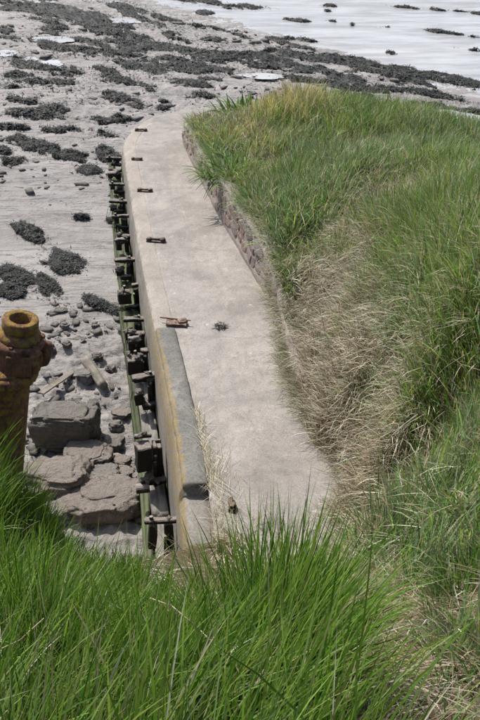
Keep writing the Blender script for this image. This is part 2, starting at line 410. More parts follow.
def m_soil():
    t = NT('thatch_soil'); P = t.pos()
    a = t.noise(P, 3, 6, .65); b = t.noise(t.map(P, (14, 40, 20), (0, 0, .6)), 1, 5, .7, 1.0)
    col = t.ramp(b, [(.3, (.075, .06, .035)), (.5, (.19, .155, .09)), (.72, (.33, .28, .18))])
    col = t.mix(t.math('MULTIPLY', t.ramp(a, [(.4, 0.0), (.65, 1.0)]), .5), col, (.11, .085, .05))
    return t.done(col, .95, t.bump(b, 1.0, .05), .1)
def m_weed():
    t = NT('bladder_wrack'); c = t.attr('tint')
    n = t.noise(t.pos(), 30, 3, .6)
    return t.done(t.mix(t.math('MULTIPLY', n, .5), c, (.016, .018, .016)), .62, None, .16)
def m_water():
    t = NT('silty_water'); P = t.pos()
    a = t.noise(t.map(P, (.35, 1.5, 1), (0, 0, -.5)), 1.2, 5, .6, .3)
    b = t.noise(t.map(P, (1.5, 5, 1), (0, 0, -.25)), 2.5, 4, .6)
    col = t.ramp(a, [(.35, (.29, .29, .29)), (.65, (.44, .443, .445))])
    c = t.noise(t.map(P, (.18, 1.1, 1), (0, 0, -.35)), 2.2, 6, .65, .5); d = t.noise(t.map(P, (.05, .3, 1), (0, 0, -.5)), 1.0, 4, .5)
    col = t.mix(t.math('MULTIPLY', t.ramp(c, [(.5, 0.0), (.62, 1.0)]), .55), col, (.24, .222, .205))
    h = t.math('ADD', b, t.math('MULTIPLY', a, .6))
    t.set(t.p.inputs['IOR'], 1.33)
    return t.done(col, t.ramp(d, [(.42, .10), (.58, .34)]), t.bump(h, .35, .03), .6)

M = dict(mud=m_mud(), walk=m_walk(), wall=m_wall(), soil=m_soil(), weed=m_weed(), water=m_water(), stone=m_stone(),
         grass=m_leaf('grass_blade'), straw=m_leaf('straw_blade', .6, .2, tv=1.1, gl=.1), strap=m_leaf('strap_leaf', .55, .35, gl=.02),
         grey_timber=m_timber('grey_weathered_timber', (.13, .12, .105), (.27, .255, .225), 1),
         green_timber=m_timber('algae_timber', (.05, .045, .035), (.11, .1, .075), 1, .95, .65),
         tar=m_dusty('tarred_timber', (.028, .025, .022), (.235, .205, .18), .28), iron=m_dusty('dusty_iron', (.05, .038, .032), (.33, .29, .26), .0),
         dark_green=m_timber('dark_weedy_timber', (.02, .022, .012), (.05, .055, .025), 1, .5, .7), post_green=m_timber('weedy_post', (.025, .028, .015), (.05, .052, .03), 2, .55, .7),
         rust=m_rust('flaking_rust'), rust_l=m_rust('lichened_rust', 1.05), fit=m_dusty('dull_iron', (.085, .06, .047), (.26, .215, .18), .35), plate=m_dusty('flaked_iron', (.15, .085, .06), (.30, .225, .18), .45), rust_dark=m_dusty('dark_corroded_iron', (.06, .035, .028), (.2, .14, .11), .3), rust_some=m_rust('spotted_rust', .5),
         rock_dark=m_rock('dark_rock', (.085, .08, .066), (.20, .185, .155), .5), rock_mud=m_rock('silted_rock', (.17, .14, .115), (.30, .255, .215), .65),
         rock_grey=m_rock('grey_rock', (.13, .125, .115), (.27, .26, .24), .5),
         rubble=m_rock('shore_rubble', (.11, .10, .09), (.29, .265, .24), .4, 2.0), silt=m_rock('dried_silt', (.19, .165, .14), (.36, .325, .285), .4, 3.0),
         drift=m_timber('driftwood', (.12, .105, .085), (.27, .24, .195), 1), mortar=None)
t, col, b = m_concrete('wall_mortar', (.27, .235, .21), (.19, .16, .145), .7); M['mortar'] = t.done(col, .9, b, .15)
t, col, b = m_concrete('coping_concrete', (.19, .18, .165), (.135, .128, .118), .7)

# ------------------------------------------------------------------ the mud shore and the water
def axis(fine, lo, hi, grow=1.22):
    a = list(fine); s = a[1]-a[0]; left = []
    x = a[0]
    while x > lo: s *= grow; x -= s; left.append(x)
    s = a[-1]-a[-2]; right = []; x = a[-1]
    while x < hi: s *= grow; x += s; right.append(x)
    return np.array(left[::-1] + a + right)
fy = [6.0]
while fy[-1] < 48: fy.append(fy[-1] + .022 + .0028*max(0, fy[-1]-6))
ys = axis(fy, -400, 3500, 1.3); xs = axis(list(np.arange(-7.0, -4.2, .08)) + list(np.arange(-4.2, -.4, .03)) + list(np.arange(-.4, 11.0, .06)), -3000, 3000, 1.35)
X, Y = np.meshgrid(xs, ys)
Zm = mud_z(X, Y)
# keep the mud below the walkway slab and inside of the bank
inside = (X > np.interp(Y, np.linspace(Y_NEAR, Y_END, 200), xL(np.linspace(Y_NEAR, Y_END, 200)))+.05) & (Y > Y_NEAR) & (Y < 23.6)
Zm = np.where(inside, np.minimum(Zm, walk_z(X, Y) - .12), Zm)
mud = obj('mud_ground', mesh_np('mud_ground', np.stack([X, Y, Zm], -1).reshape(-1, 3), [grid_faces(*X.shape)], [M['mud']]))
tag(mud, 'wet grey brown mud of the tidal foreshore', kind='structure')
wy = axis(list(np.arange(24, 60, .5)), 5, 8000, 1.5); wx = axis(list(np.arange(-20, 30, .5)), -8000, 8000, 1.5)
WX, WY = np.meshgrid(wx, wy)
keep = lambda X, Y: shore_s(X, Y) > -5
WV = np.stack([WX, WY, np.full(WX.shape, WATER_Z + .04)], -1).reshape(-1, 3); WF = grid_faces(*WX.shape)
ok = keep(WV[:, 0], WV[:, 1]); WF = WF[ok[WF].all(1)]
water = obj('water', mesh_np('water', WV, [WF], [M['water']])); tag(water, 'pale silty water shining at the edge of the shore', kind='structure')

def tide_pool(u, v, hw, hh, seed):
    c = on_mud(u, v); l = on_mud(u-hw, v); r = on_mud(u+hw, v); n = on_mud(u, v+hh); f = on_mud(u, v-hh)
    rx = (r[0]-l[0])/2; ry = (f[1]-n[1])/2
    a = np.linspace(0, 2*math.pi, 72, endpoint=False)
    k = .75 + .7*(fbm(np.cos(a)*2+seed, np.sin(a)*2, seed, 3)-.3)
    px = c[0] + rx*k*np.cos(a); py = c[1] + ry*k*np.sin(a) - .12*rx*k*np.cos(a)
    ring = [np.stack([c[0]+(px-c[0])*q, c[1]+(py-c[1])*q], -1) for q in (1.0, .66, .33)]
    allp = np.concatenate(ring + [np.array([[c[0], c[1]]])])
    zz = mud_z(allp[:, 0], allp[:, 1]); z0 = np.percentile(zz, 90) + .006
    V = np.column_stack([allp, np.full(len(allp), z0)])
    q = []
    for i in range(2):
        for j in range(72): q.append((i*72+j, i*72+(j+1) % 72, (i+1)*72+(j+1) % 72, (i+1)*72+j))
    tr = [(144+j, 144+(j+1) % 72, 216) for j in range(72)]
    tag(obj('tide_pool', mesh_np('tide_pool', V, [np.array(q), np.array(tr)], [M['water']])), kind='structure')
for i, p in enumerate([(52, 41, 24, 3.5), (28, 60, 12, 2.5), (8, 54, 12, 3.5), (50, 64, 14, 2.2), (44, 3, 12, 1.6), (115, 3, 9, 1.5), (262, 78, 24, 4), (120, 22, 22, 2.0), (448, 118, 40, 4.5), (92, 67, 9, 1.4)]):
    tide_pool(*p, 3+i)

# ------------------------------------------------------------------ walkway slab, quay wall, coping
COP = .27
def zdrop(y): return walk_z(0, y) - mud_base(xL(y)-.3, y)          # height of the wall above the mud
def walkway():
    yy = np.arange(Y_NEAR, Y_END, .06); n = 46; V = []
    xr = np.where(yy < Y_WALL_END-.2, xR(np.minimum(yy, Y_WALL_END))+.35, xR(Y_WALL_END)+.35 + 3.2*sstep(Y_WALL_END-.2, Y_WALL_END+.5, yy))
    xl = xL(yy) + np.where(yy < 21.2, COP, COP*sstep(22.5, 21.2, yy))
    q = np.linspace(0, 1, n)
    X = xl[:, None]*(1-q) + xr[:, None]*q; Y = np.repeat(yy[:, None], n, 1)
    Z = walk_z(X, Y) + .022*(fbm(X*1.1, Y*.9, 3, 4)-.5) + .008*(fbm(X*7, Y*7, 8, 3)-.5)
    Z -= .03*sstep(.12, 0, np.abs(Y-11.9+.15*(X-.1)))*0
    top = np.stack([X, Y, Z], -1)
    # skirts all round, so the slab has its depth
    V = top.reshape(-1, 3); F = grid_faces(len(yy), n)
    idx = np.arange(len(yy)*n).reshape(len(yy), n)
    loop = np.concatenate([idx[0, :], idx[1:, -1], idx[-1, -2::-1], idx[-2:0:-1, 0]])
    low = V[loop].copy(); low[:, 2] -= .5
    o = len(V); k = len(loop)
    S = np.array([(loop[j], o+j, o+(j+1) % k, loop[(j+1) % k]) for j in range(k)])
    w = obj('walkway', mesh_np('walkway', np.concatenate([V, low]), [F, S], [M['walk']]))
    tag(w, 'worn pale concrete walkway sloping down to the mud', kind='structure')
walkway()

quay = empty('quay_wall', (0, 0, 0), 0, 'concrete quay wall with ochre lichen along its outer edge, holding up the left side of the walkway', 'quay wall')
def strip(name, yy, prof, mat, parent, nz=.006, seed=1, lich=None, wet=None, closed=True):
    """sweep a profile (offset from the outer edge, rise) along the edge; prof(y) -> list of (dx, dz)"""
    n = len(prof(yy[0])); V = np.zeros((len(yy), n, 3)); L = np.zeros((len(yy), n)); W = np.zeros((len(yy), n))
    for i, y in enumerate(yy):
        for j, (dx, dz) in enumerate(prof(y)):
            V[i, j] = (xL(y)+dx, y, walk_z(0, y)+dz)
            L[i, j] = lich(y, dx, dz) if lich else 0; W[i, j] = wet(y, dx, dz) if wet else 0
    flat = V.reshape(-1, 3)
    dn = np.stack([fbm(flat[:, 1]*6, flat[:, 2]*9+flat[:, 0]*5, seed+k, 4)-.5 for k in range(3)], -1)*nz*2
    flat = flat + dn*np.array([1, .0, 1])
    F = grid_faces(len(yy), n)[:, ::-1]
    caps = [np.array([list(range(n))]), np.array([[(len(yy)-1)*n+j for j in range(n)][::-1]])] if closed else []
    me = mesh_np(name, flat, [F]+caps, [mat], True)
    for nm, A in (('lich', L), ('wet', W)):
        a = me.attributes.new(nm, 'FLOAT', 'POINT'); a.data.foreach_set('value', A.ravel().astype(np.float32))
    return obj(name, me, parent)
Y_STEP = float(on_walk(195, 487)[1]); Y_CRACK = float(on_walk(176, 330)[1])
def face_prof(y):
    D = float(zdrop(y)); low = .10 if y < Y_STEP else 0.0
    deep = max(D, .05) + .5
    d1, d2, d3 = min(.28, deep*.3), min(.8, deep*.6), deep
    return [(COP+.04, -.45), (COP-.002, -.02-low), (.16, -.012-low), (.07, -.012-low), (.02, -.014-low), (-.004, -.03-low), (-.022, -.07-low), (-.045, -.15-low*.5), (-.06, -.1-d1*.5), (-.075, -.08-d1), (-.09, -.1-d1-.12), (-.1, -d2-.05), (-.12, -(d2+d3)/2), (-.14, -d3), (COP+.04, -d3)]
def lich_f(y, dx, dz):
    k = float(sstep(14.5, 9.5, y)*.42 + .42)
    if dz < -.75 or dx > .2: return 0.0
    return k*(.8 if dx < .02 else .35)*(1.0 if dz > -.45 else .6)
def wet_f(y, dx, dz): 
    D = float(zdrop(y)); return float(sstep(D*.40, D*.75, -dz))*.95
strip('wall_face', np.concatenate([np.arange(Y_NEAR, Y_STEP-.001, .06), np.arange(Y_STEP, Y_END, .08)]), face_prof, M['wall'], quay, .012, 2, lich_f, wet_f)
M_cop = m_wall((.155, .15, .135), (.095, .094, .085)); M_cop.name = 'coping_concrete'
def cop_prof(h):
    def f(y):
        e = .0 if y < 22 else 0
        return [(COP+.012, -.02), (COP+.004, h*.6), (COP-.012, h), (COP*.7, h+.002), (COP*.4, h+.002), (.06, h), (.02, h-.008), (.002, h-.028), (-.008, -.028)]
    return f
lc = lambda y, dx, dz: (.62 if dx < .03 else .42 if dx < .07 else .0)*float(sstep(13, 10, y))+ (.1 if dx < .07 else 0)
strip('coping', np.arange(Y_STEP, Y_CRACK-.012, .05), cop_prof(.048), M_cop, quay, .011, 5, lc)
M['cop_pale'], cc, cb = m_concrete('pale_coping_concrete', (.30, .27, .235), (.20, .18, .155)); M['cop_pale'] = M['cop_pale'].done(cc, .85, cb, .2)
strip('coping', np.arange(Y_CRACK+.012, 22.2, .06), cop_prof(.001), M['cop_pale'], quay, .005, 6)

# timber baulks bolted along the foot of the wall
def baulk(name, y0, y1, off, wdt, hgt, frac, mat, seed, bow=.012):
    yy = np.arange(y0, y1, .12)
    n = 10; V = np.zeros((len(yy), n, 3))
    for i, y in enumerate(yy):
        D = float(zdrop(y)); zt = walk_z(0, y) - frac*D; b = bow*math.sin(y*2.1+seed)
        x0 = xL(y) - .13 - off - wdt; x1 = xL(y) - .13 - off; e = .015
        pr = [(x0+e, zt), ((x0+x1)/2-.02, zt), ((x0+x1)/2, zt-.02), ((x0+x1)/2+.02, zt), (x1-e, zt), (x1, zt-e), (x1, zt-hgt), (x0, zt-hgt), (x0, zt-hgt/2), (x0, zt-e)]
        V[i, :, 0] = [p[0]+b for p in pr]; V[i, :, 1] = y; V[i, :, 2] = [p[1] for p in pr]
    f = V.reshape(-1, 3); f = f + np.stack([fbm(f[:, 1]*3, f[:, 2]*20+f[:, 0]*20, seed+k, 3)-.5 for k in range(3)], -1)*.012
    i = np.arange(len(yy)*n).reshape(len(yy), n); j = np.roll(i, -1, 1)
    F = np.stack([i[:-1], i[1:], j[1:], j[:-1]], -1).reshape(-1, 4)
    me = mesh_np(name, f, [F, np.array([list(i[0])]), np.array([list(i[-1][::-1])])], [mat], False)
    return obj(name, me, quay)
for k, (a, bq) in enumerate([(Y_NEAR+.1, 8.4), (8.43, 11.6), (11.63, 15.2), (15.23, 19.4)]):
    baulk('waling', a, bq, .0, .22, .20, .66, M['grey_timber'] if k < 2 else M['green_timber'], 3+k)
for k, (a, bq) in enumerate([(Y_NEAR+.1, 9.6), (9.63, 13.7), (13.73, 17.2), (17.23, 20.6)]):
    baulk('fender_baulk', a, bq, .225 - .03*k, .12, .42, .76, M['green_timber'] if k == 0 else M['dark_green'], 13+k)

# fender brackets
br_v = [516, 434, 373, 347, 330, 315, 287, 263, 242, 223, 208, 193, 181, 171]
br_lab = ['black timber fender bracket nearest the camera, half hidden in the foreground grass',
 'large black fender bracket with a pale iron drum end, second from the foreground grass',
 'black fender bracket with a wide pale top beam, beside the driftwood log',
 'square black fender bracket with a lumpy silt covered top, just before the wide topped one',
 'black fender bracket with a rounded arm, level with the rust plate on the walkway',
 'black fender bracket with a thin pale plate, one place beyond the rust plate',
 'black fender bracket with stacked pale plates, where the wall foot turns green',
 'slim black fender bracket by the small seaweed clump at the wall foot',
 'silt lumped black fender bracket level with the iron fitting nearest the rust plate',
 'black fender bracket with a single pale arm, sixth from the far end of the row',
 'short black fender bracket with a pale arm, fifth from the far end of the row',
 'short dark fender bracket, fourth from the far end of the row',
 'small dark fender bracket, third from the far end of the row',
 'small dark fender bracket second from the far end of the row']
def bracket_y(v):
    d = ray(150, v); return 6.45/(-d[2]-.079)
def bracket(i, y, label):
    rr = random.Random(100+i)
    D = float(zdrop(y)); top = -min(.50, .33*D) - rr.uniform(0, .06)*min(1, D); foot = -.66*D+.01
    x0 = float(xL(y)) - .095; zt = float(walk_z(0, y))
    dx = (float(xL(y+.2))-float(xL(y-.2)))/.4
    e = empty('fender_bracket', (x0, y, zt), -math.atan(dx), label, 'fender bracket', 'timber fender brackets along the quay wall'); e.rotation_euler = (rr.uniform(-.09, .09), rr.uniform(-.04, .05), -math.atan(dx)+rr.uniform(-.1, .1))
    H = top-foot
    out = rr.uniform(.27, .36)
    def part(nm, sx, sy, sz, loc, mat='tar', rot=None, bev=.012, nz=.014):
        rot = rot or (rr.uniform(-.05, .05), rr.uniform(-.07, .07), rr.uniform(-.12, .12))
        return obj(nm, rough_box(nm, sx, sy, sz, M[mat], bev, nz, i*13+len(nm)+rr.randint(0, 99), 2), e, loc, rot)
    def bolt(x, yy, z, lie=False):
        bm = bmesh.new(); add_cyl(bm, (0, 0, -.02), (0, 0, .03), .026, .022, 6)
        obj('bolt', bm_mesh('bolt', bm, M['iron']), e, (x, yy, z), (0, R(-90), 0) if lie else (rr.uniform(-.2, .2), rr.uniform(-.2, .2), 0))
    def silt(x, yy, z, s):
        obj('silt_cap', rock_mesh('silt_cap', M['silt'], s, s*rr.uniform(.5, .8), s*rr.uniform(.35, .55), 60+i+rr.randint(0, 50), rough=.55, sub=3, blocky=.2), e, (x, yy, z), (0, 0, rr.uniform(0, 3)))
    kind = {0: 'D', 1: 'C', 2: 'A', 3: 'B', 4: 'E', 5: 'A', 6: 'B', 7: 'A', 8: 'E', 9: 'D', 10: 'A', 11: 'D', 12: 'E', 13: 'D'}[i]
    pw = rr.uniform(.08, .12)
    part('post', pw, pw*1.3, H*rr.uniform(.85, 1.0), (-pw/2-.02, .02, foot+H*.46), rot=(0, 0, 0))
    if kind == 'A':
        part('top_beam', out+.06, rr.uniform(.09, .13), .06, (-out/2+.02, 0, top+.02))
        part('outer_block', .13, .12, H*.36, (-out+.07, -.03, top-H*.55))
        silt(-out+.06, -.04, top-H*.36, .085); silt(-.10, .02, top+.05, .045)
        part('lower_beam', out*.62, .12, .09, (-.13, -.07, foot+H*.22))
        part('web', .05, .13, H*.5, (-.07, -.03, top-H*.35))
        bolt(-.06, .0, top+.06)
    elif kind == 'B':
        part('outer_block', .22, .18, H*.55, (-out+.08, 0, top-.05-H*.28)); part('top_beam', .12, .10, .06, (-.05, .08, top+.0))
        for q in range(4): silt(-out+.08+rr.uniform(-.09, .09), rr.uniform(-.08, .08), top-.03+rr.uniform(0, .03), rr.uniform(.04, .075))
        part('lower_beam', out*.8, .08, .07, (-out*.45, -.08, foot+H*.12)); bolt(-out+.10, .02, top+.03)
    elif kind == 'C':
        part('outer_block', .19, .20, H*.55, (-out+.05, 0, top-.02-H*.27)); part('web', .05, .17, H*.95, (-.12, .0, foot+H*.5), rot=(0, 0, 0))
        part('top_beam', .22, .07, .05, (-out+.07, .12, top+.03)); part('flange', .11, .05, H*.9, (-.07, .09, foot+H*.5), rot=(0, 0, 0))
        silt(-out+.05, .10, top+.06, .07); silt(-.22, -.12, foot+H*.32, .09); silt(-.12, -.13, foot+H*.25, .07)
        part('lower_beam', out+.02, .09, .08, (-out*.5, -.10, foot+H*.2))
        bm = bmesh.new(); add_cyl(bm, (-out-.07, -.13, foot+H*.10), (-out+.10, -.15, foot+H*.12), .066, .066, 16)
        obj('drum_end', bm_mesh('drum_end', bm, M['iron']), e)
        bolt(-.12, -.10, foot+H*.6); bolt(-.12, -.10, foot+H*.75)
    elif kind == 'E':
        part('top_beam', out*.8, .10, .07, (-out*.4, .02, top+.0)); part('outer_block', .10, .14, H*.7, (-out*.72, -.02, top-H*.38))
        obj('rounded_arm', rock_mesh('rounded_arm', M['iron'], out*.42, .07, .06, 130+i, rough=.35, sub=3, blocky=.4), e, (-out*.55, -.06, top-H*.12))
        silt(-out*.7, .03, top+.05, .06); silt(-.08, -.04, top+.03, .05)
    else:
        part('top_beam', out+.03, .085, .055, (-out/2+.02, 0, top+.02)); part('outer_block', .09, .10, H*.45, (-out+.09, .02, top-H*.25))
        part('lower_beam', out*.7, .09, .07, (-out*.3, -.03, foot+H*.3)); bolt(-out+.08, 0, top+.06); silt(-.07, .0, top+.04, .04)
    if i in (2, 4, 5, 7, 9, 10, 12):
        g = np.random.default_rng(400+i); m = 46; P = np.column_stack([-out+.1+g.normal(0, .05, m), g.normal(0, .05, m), np.full(m, foot+H*.45)+g.normal(0, .05, m)])
        col = np.array([(.03, .045, .012), (.05, .06, .02), (.022, .026, .016)])[g.integers(0, 3, m)]
        V, Q, T, c = blade_arrays(P, g.uniform(.08, .26, m)*min(1, D), g.uniform(.01, .02, m), g.uniform(0, 6.28, m), g.uniform(2.4, 3.1, m), g.uniform(-.2, .4, m), 3, col, col, 5)
        obj('hanging_weed', mesh_np('hanging_weed', V, [Q, T], [M['weed']], True, c), e)['kind'] = 'stuff'
    if rr.random() < .5: part('iron_strap', .03, .05, H*.6, (-.02-pw, -.05, (top+foot)/2), 'iron', nz=.004, bev=.006)
for i, v in enumerate(br_v): bracket(i, bracket_y(v), br_lab[i])

# ------------------------------------------------------------------ stone retaining wall on the right of the walkway
wall = empty('retaining_wall', (float(xR(16)), 16, float(walk_z(0, 16))), 0, 'low red and grey rubble stone wall with rounded end holding back the grass bank', 'stone wall')
def wall_path():
    yy = np.arange(9.2, Y_WALL_END-.05, .1); P = [np.array([xR(y), y]) for y in yy]
    # rounded nose
    p = P[-1]; r = .38
    t0 = math.pi - math.atan2(P[-6][0]-p[0], p[1]-P[-6][1])*0
    for a in np.linspace(0, 1.9, 9)[1:]:
        P.append(np.array([p[0] + r*(1-math.cos(a)), p[1] + r*math.sin(a)]))
    for k in range(1, 8): P.append(P[-1] + np.array([.15, -.02]))
    return np.array(P)
WP = wall_path(); seg = np.linalg.norm(np.diff(WP, axis=0), axis=1); WS = np.concatenate([[0], np.cumsum(seg)])
def wp(s):
    p = np.array([np.interp(s, WS, WP[:, 0]), np.interp(s, WS, WP[:, 1])])
    e = .12; a = np.array([np.interp(s+e, WS, WP[:, 0]), np.interp(s+e, WS, WP[:, 1])]); b = np.array([np.interp(s-e, WS, WP[:, 0]), np.interp(s-e, WS, WP[:, 1])])
    t = (a-b)/np.linalg.norm(a-b); return p, t, np.array([t[1], -t[0]])      # n points into the bank
def wall_h(s):
    y = np.interp(s, WS, WP[:, 1])
    return (.80 - .028*(y-12))*(.2+.8*float(sstep(10.8, 12.7, y))) + .04*math.sin(s*1.3) + .03*math.sin(s*3.1+1) - .10*float(sstep(WS[-1]-3.2, WS[-1], s))
SL = WS[-1]
def sweep_wall(name, prof, mat, nz, seed, s0=0.0, s1=None):
    ss = np.arange(s0, s1 or SL, .07); n = len(prof(0)); V = np.zeros((len(ss), n, 3))
    for i, s in enumerate(ss):
        p, t, nn = wp(s); z0 = float(walk_z(0, p[1]))
        for j, (d, z) in enumerate(prof(s)): V[i, j] = (p[0]+nn[0]*d, p[1]+nn[1]*d, z0+z)
    f = V.reshape(-1, 3); f = f + np.stack([fbm(f[:, 1]*7+f[:, 0]*7, f[:, 2]*11, seed+k, 4)-.5 for k in range(3)], -1)*nz
    F = grid_faces(len(ss), n)
    return obj(name, mesh_np(name, f, [F, np.array([list(range(n))[::-1]]), np.array([[(len(ss)-1)*n+j for j in range(n)]])], [mat]), wall)
def wl(o):   # children of the wall are laid out in world coordinates
    o.matrix_parent_inverse = Matrix.Translation(wall.location).inverted(); return o
wl(sweep_wall('mortar_core', lambda s: [(.0, -.3), (.005, 0), (.0, .06), (.012, .12), (.03, .15), (.045, .3), (.06, wall_h(s)-.09), (.1, wall_h(s)-.07), (.4, wall_h(s)-.07), (.4, -.3)], M['mortar'], .03, 4))
wl(sweep_wall('capping', lambda s: [(.055, wall_h(s)-.095), (.035, wall_h(s)-.07), (.035, wall_h(s)-.03), (.07, wall_h(s)-.002), (.13, wall_h(s)+.015), (.2, wall_h(s)+.01), (.26, wall_h(s)-.03), (.26, wall_h(s)-.095)], M['mortar'], .07, 9))
stone_ms = []
for k in range(9):
    bm = bmesh.new(); bmesh.ops.create_icosphere(bm, subdivisions=2, radius=1)
    for v in bm.verts:
        p = v.co.copy(); q = Vector([math.copysign(abs(c)**.5, c) for c in p])
        v.co = q*.5*(1+.16*mnoise.noise(p*1.6+Vector((k*4.1, 0, 0)))) + mnoise.noise_vector(p*2.5+Vector((0, k*3.3, 0)))*.05
    stone_ms.append(bm_mesh('stone', bm, M['stone'], False))
rs = random.Random(5)
def stone_at(sc_, z, ln, hgt):
    p, t_, nn = wp(sc_)
    o = bpy.data.objects.new('stone', rs.choice(stone_ms))
    o.scale = (ln*rs.uniform(.93, 1.1), rs.uniform(.11, .17), hgt*rs.uniform(.95, 1.15))
    o.rotation_euler = (rs.uniform(-.12, .18), rs.uniform(-.3, .3), math.atan2(t_[1], t_[0])+rs.uniform(-.12, .12))
    dd = .062 + .05*z + rs.uniform(-.01, .028)
    o.location = Vector((p[0]+nn[0]*dd, p[1]+nn[1]*dd, float(walk_z(0, p[1])) + z)) - wall.location
    link(o, wall)
zc = .10                              # rough courses, each wavering in height, stones of very mixed length
for course in range(5):
    s_ = rs.uniform(0, .2); ch = (.17, .13, .19, .12, .15)[course]
    while s_ < SL-.1:
        ln = rs.choice((rs.uniform(.12, .22), rs.uniform(.22, .38), rs.uniform(.34, .6)))
        hgt = ch*rs.uniform(.72, 1.18); zz = zc + ch/2 + .03*math.sin(s_*1.7+course) + rs.uniform(-.025, .025)
        if zz + hgt*.42 < wall_h(s_+ln/2) - .07 and rs.random() > .05: stone_at(s_+ln/2, zz, ln, hgt)
        s_ += ln + rs.uniform(.008, .035)
    zc += ch + .012

# ------------------------------------------------------------------ the grass bank
def up(u, v, y, sink=0.0):
    d = ray(u, v); return (d[0]*y, y, CZ + d[2]*y - sink)
cps = [up(350, 250, 11.2, .12), up(310, 250, 12.4, .1), up(400, 200, 11.6, .2), up(480, 200, 10.0, .25), up(480, 300, 6.6, .25), up(440, 250, 8.4, .25),
       up(480, 154, 15.6, .25), up(400, 129, 17.8, .25), up(440, 141, 16.7, .25), up(330, 110, 19.4, .2), up(285, 103, 20, .1), up(255, 108, 20.4, .1), up(232, 117, 20.8, .05),
       up(330, 400, 8.1, .1), up(400, 400, 6.7, .15), up(480, 400, 5.2, .22), up(400, 480, 5.6, .15), up(480, 480, 4.0, .22), up(400, 560, 4.3, .15),
       up(440, 610, 3.2, .2), up(480, 640, 2.6, .25), up(480, 700, 2.2, .2), up(375, 690, 2.66, .02), up(350, 310, 9.6, .12), up(300, 330, 10.9, .06),
       up(385, 716, 2.42, .02), up(360, 590, 4.1, .02), up(352, 540, 5.6, .02), up(340, 160, 15, .15), up(290, 180, 15.6, .1), up(400, 330, 8.0, .18), up(430, 330, 7.2, .2), up(300, 140, 17.5, .15),
       (0, 0, CZ-1.72), (1.5, 0, CZ-1.65), (-2, 0, CZ-1.8), (4, 2, CZ-2.0), (-5, 0, CZ-2.0), (6, 8, CZ-3.6), (8, 14, CZ-4.9), (-.2, 2.1, CZ-3.05), (-1.2, 2.0, CZ-2.95), (-2.5, 2.0, CZ-2.9),
       (-.5, 3.0, CZ-3.75), (-1.5, 3.0, CZ-3.65), (-3, 3.0, CZ-3.5), (-5, 3, CZ-3.6), (-1.9, 5.3, CZ-4.75), (-3, 5.5, CZ-4.75), (-6, 5, CZ-4.5), (-1.5, 4.5, CZ-4.6), (-2.4, 4.2, CZ-4.25), (.15, 3.6, CZ-4.3), (-.6, 4.6, CZ-5.2), (.0, 5.6, CZ-6.0), (-1.2, 3.8, CZ-4.4),
       (3, -5, CZ-1.5), (-4, -5, CZ-1.6), (9, 0, CZ-2.0), (10, 18, CZ-5.6), (12, -5, CZ-1.8), (-11, 1, CZ-2.4)]
for y in (5.9, 6.5, 7.2, 8, 9): cps.append((float(xR(y))-.12, y, float(walk_z(0, y))-.03))
for y in (6.6, 7.0): cps.append((float(xL(y))+.8, y, float(walk_z(0, y))-.15))
for y in (10.0, 10.8, 11.6): cps.append((float(xR(y))+.16, y, float(walk_z(0, y))+(.14, .32, .55)[int(round((y-10)/.8))]))
for s in np.linspace(3.3, SL-.3, 10):
    p, t_, nn = wp(s); q = p+nn*.16; cps.append((q[0], q[1], float(walk_z(0, p[1])) + wall_h(s) - .05))
CPS = np.array(cps)
def tps_fit(P, lam=.0015):
    n = len(P); d = np.linalg.norm(P[:, None, :2]-P[None, :, :2], axis=2)
    K = np.where(d > 0, d*d*np.log(d+1e-12), 0) + lam*np.eye(n)*n
    Q = np.column_stack([np.ones(n), P[:, :2]])
    A = np.block([[K, Q], [Q.T, np.zeros((3, 3))]])
    return np.linalg.solve(A, np.concatenate([P[:, 2], np.zeros(3)]))
TW = tps_fit(CPS)
def tps(x, y):
    x = np.asarray(x, float); y = np.asarray(y, float); sh = x.shape; x = x.ravel(); y = y.ravel(); out = np.zeros(len(x))
    for i in range(0, len(x), 20000):
        a = x[i:i+20000]; b = y[i:i+20000]
        d2 = (a[:, None]-CPS[None, :, 0])**2 + (b[:, None]-CPS[None, :, 1])**2
        out[i:i+20000] = (np.where(d2 > 0, .5*d2*np.log(d2+1e-24), 0)) @ TW[:-3] + TW[-3] + TW[-2]*a + TW[-1]*b
    return out.reshape(sh)
edge = [(-14, 6.6), (-6, 6.2), (-3.0, 6.0), (-2.05, 5.85), (-1.66, 5.45), (-1.52, 4.95), (-1.2, 4.55), (-.72, 5.3), (-.45, 6.1), (-.1, 6.6), (.3, 6.85), (.66, 7.0)]
for y in (7.4, 8.0, 8.6, 9.2): edge.append((float(xR(y))+.02, y))
for s in np.linspace(.9, SL-.25, 24):
    p, t_, nn = wp(s); q = p + nn*.13; edge.append((q[0], q[1]))
edge += [(1.3, 21.3), (2.4, 20.9), (3.6, 19.9), (4.7, 18.6), (5.8, 17.3), (8, 16.4), (14, 16), (14, -7), (-14, -7)]
EDGE = np.array(edge)
def sdist(x, y):
    """signed distance to the bank outline: negative inside"""
    x = np.asarray(x, float); y = np.asarray(y, float); best = np.full(x.shape, 1e9); ins = np.zeros(x.shape, bool)
    for (ax, ay), (bx, by) in zip(EDGE, np.roll(EDGE, -1, 0)):
        ex, ey = bx-ax, by-ay; t = np.clip(((x-ax)*ex+(y-ay)*ey)/(ex*ex+ey*ey), 0, 1)
        best = np.minimum(best, (x-ax-t*ex)**2 + (y-ay-t*ey)**2)
        c = ((ay > y) != (by > y)) & (x < (bx-ax)*(y-ay)/((by-ay) if by != ay else 1e-9) + ax); ins ^= c
    d = np.sqrt(best); return np.where(ins, -d, d)
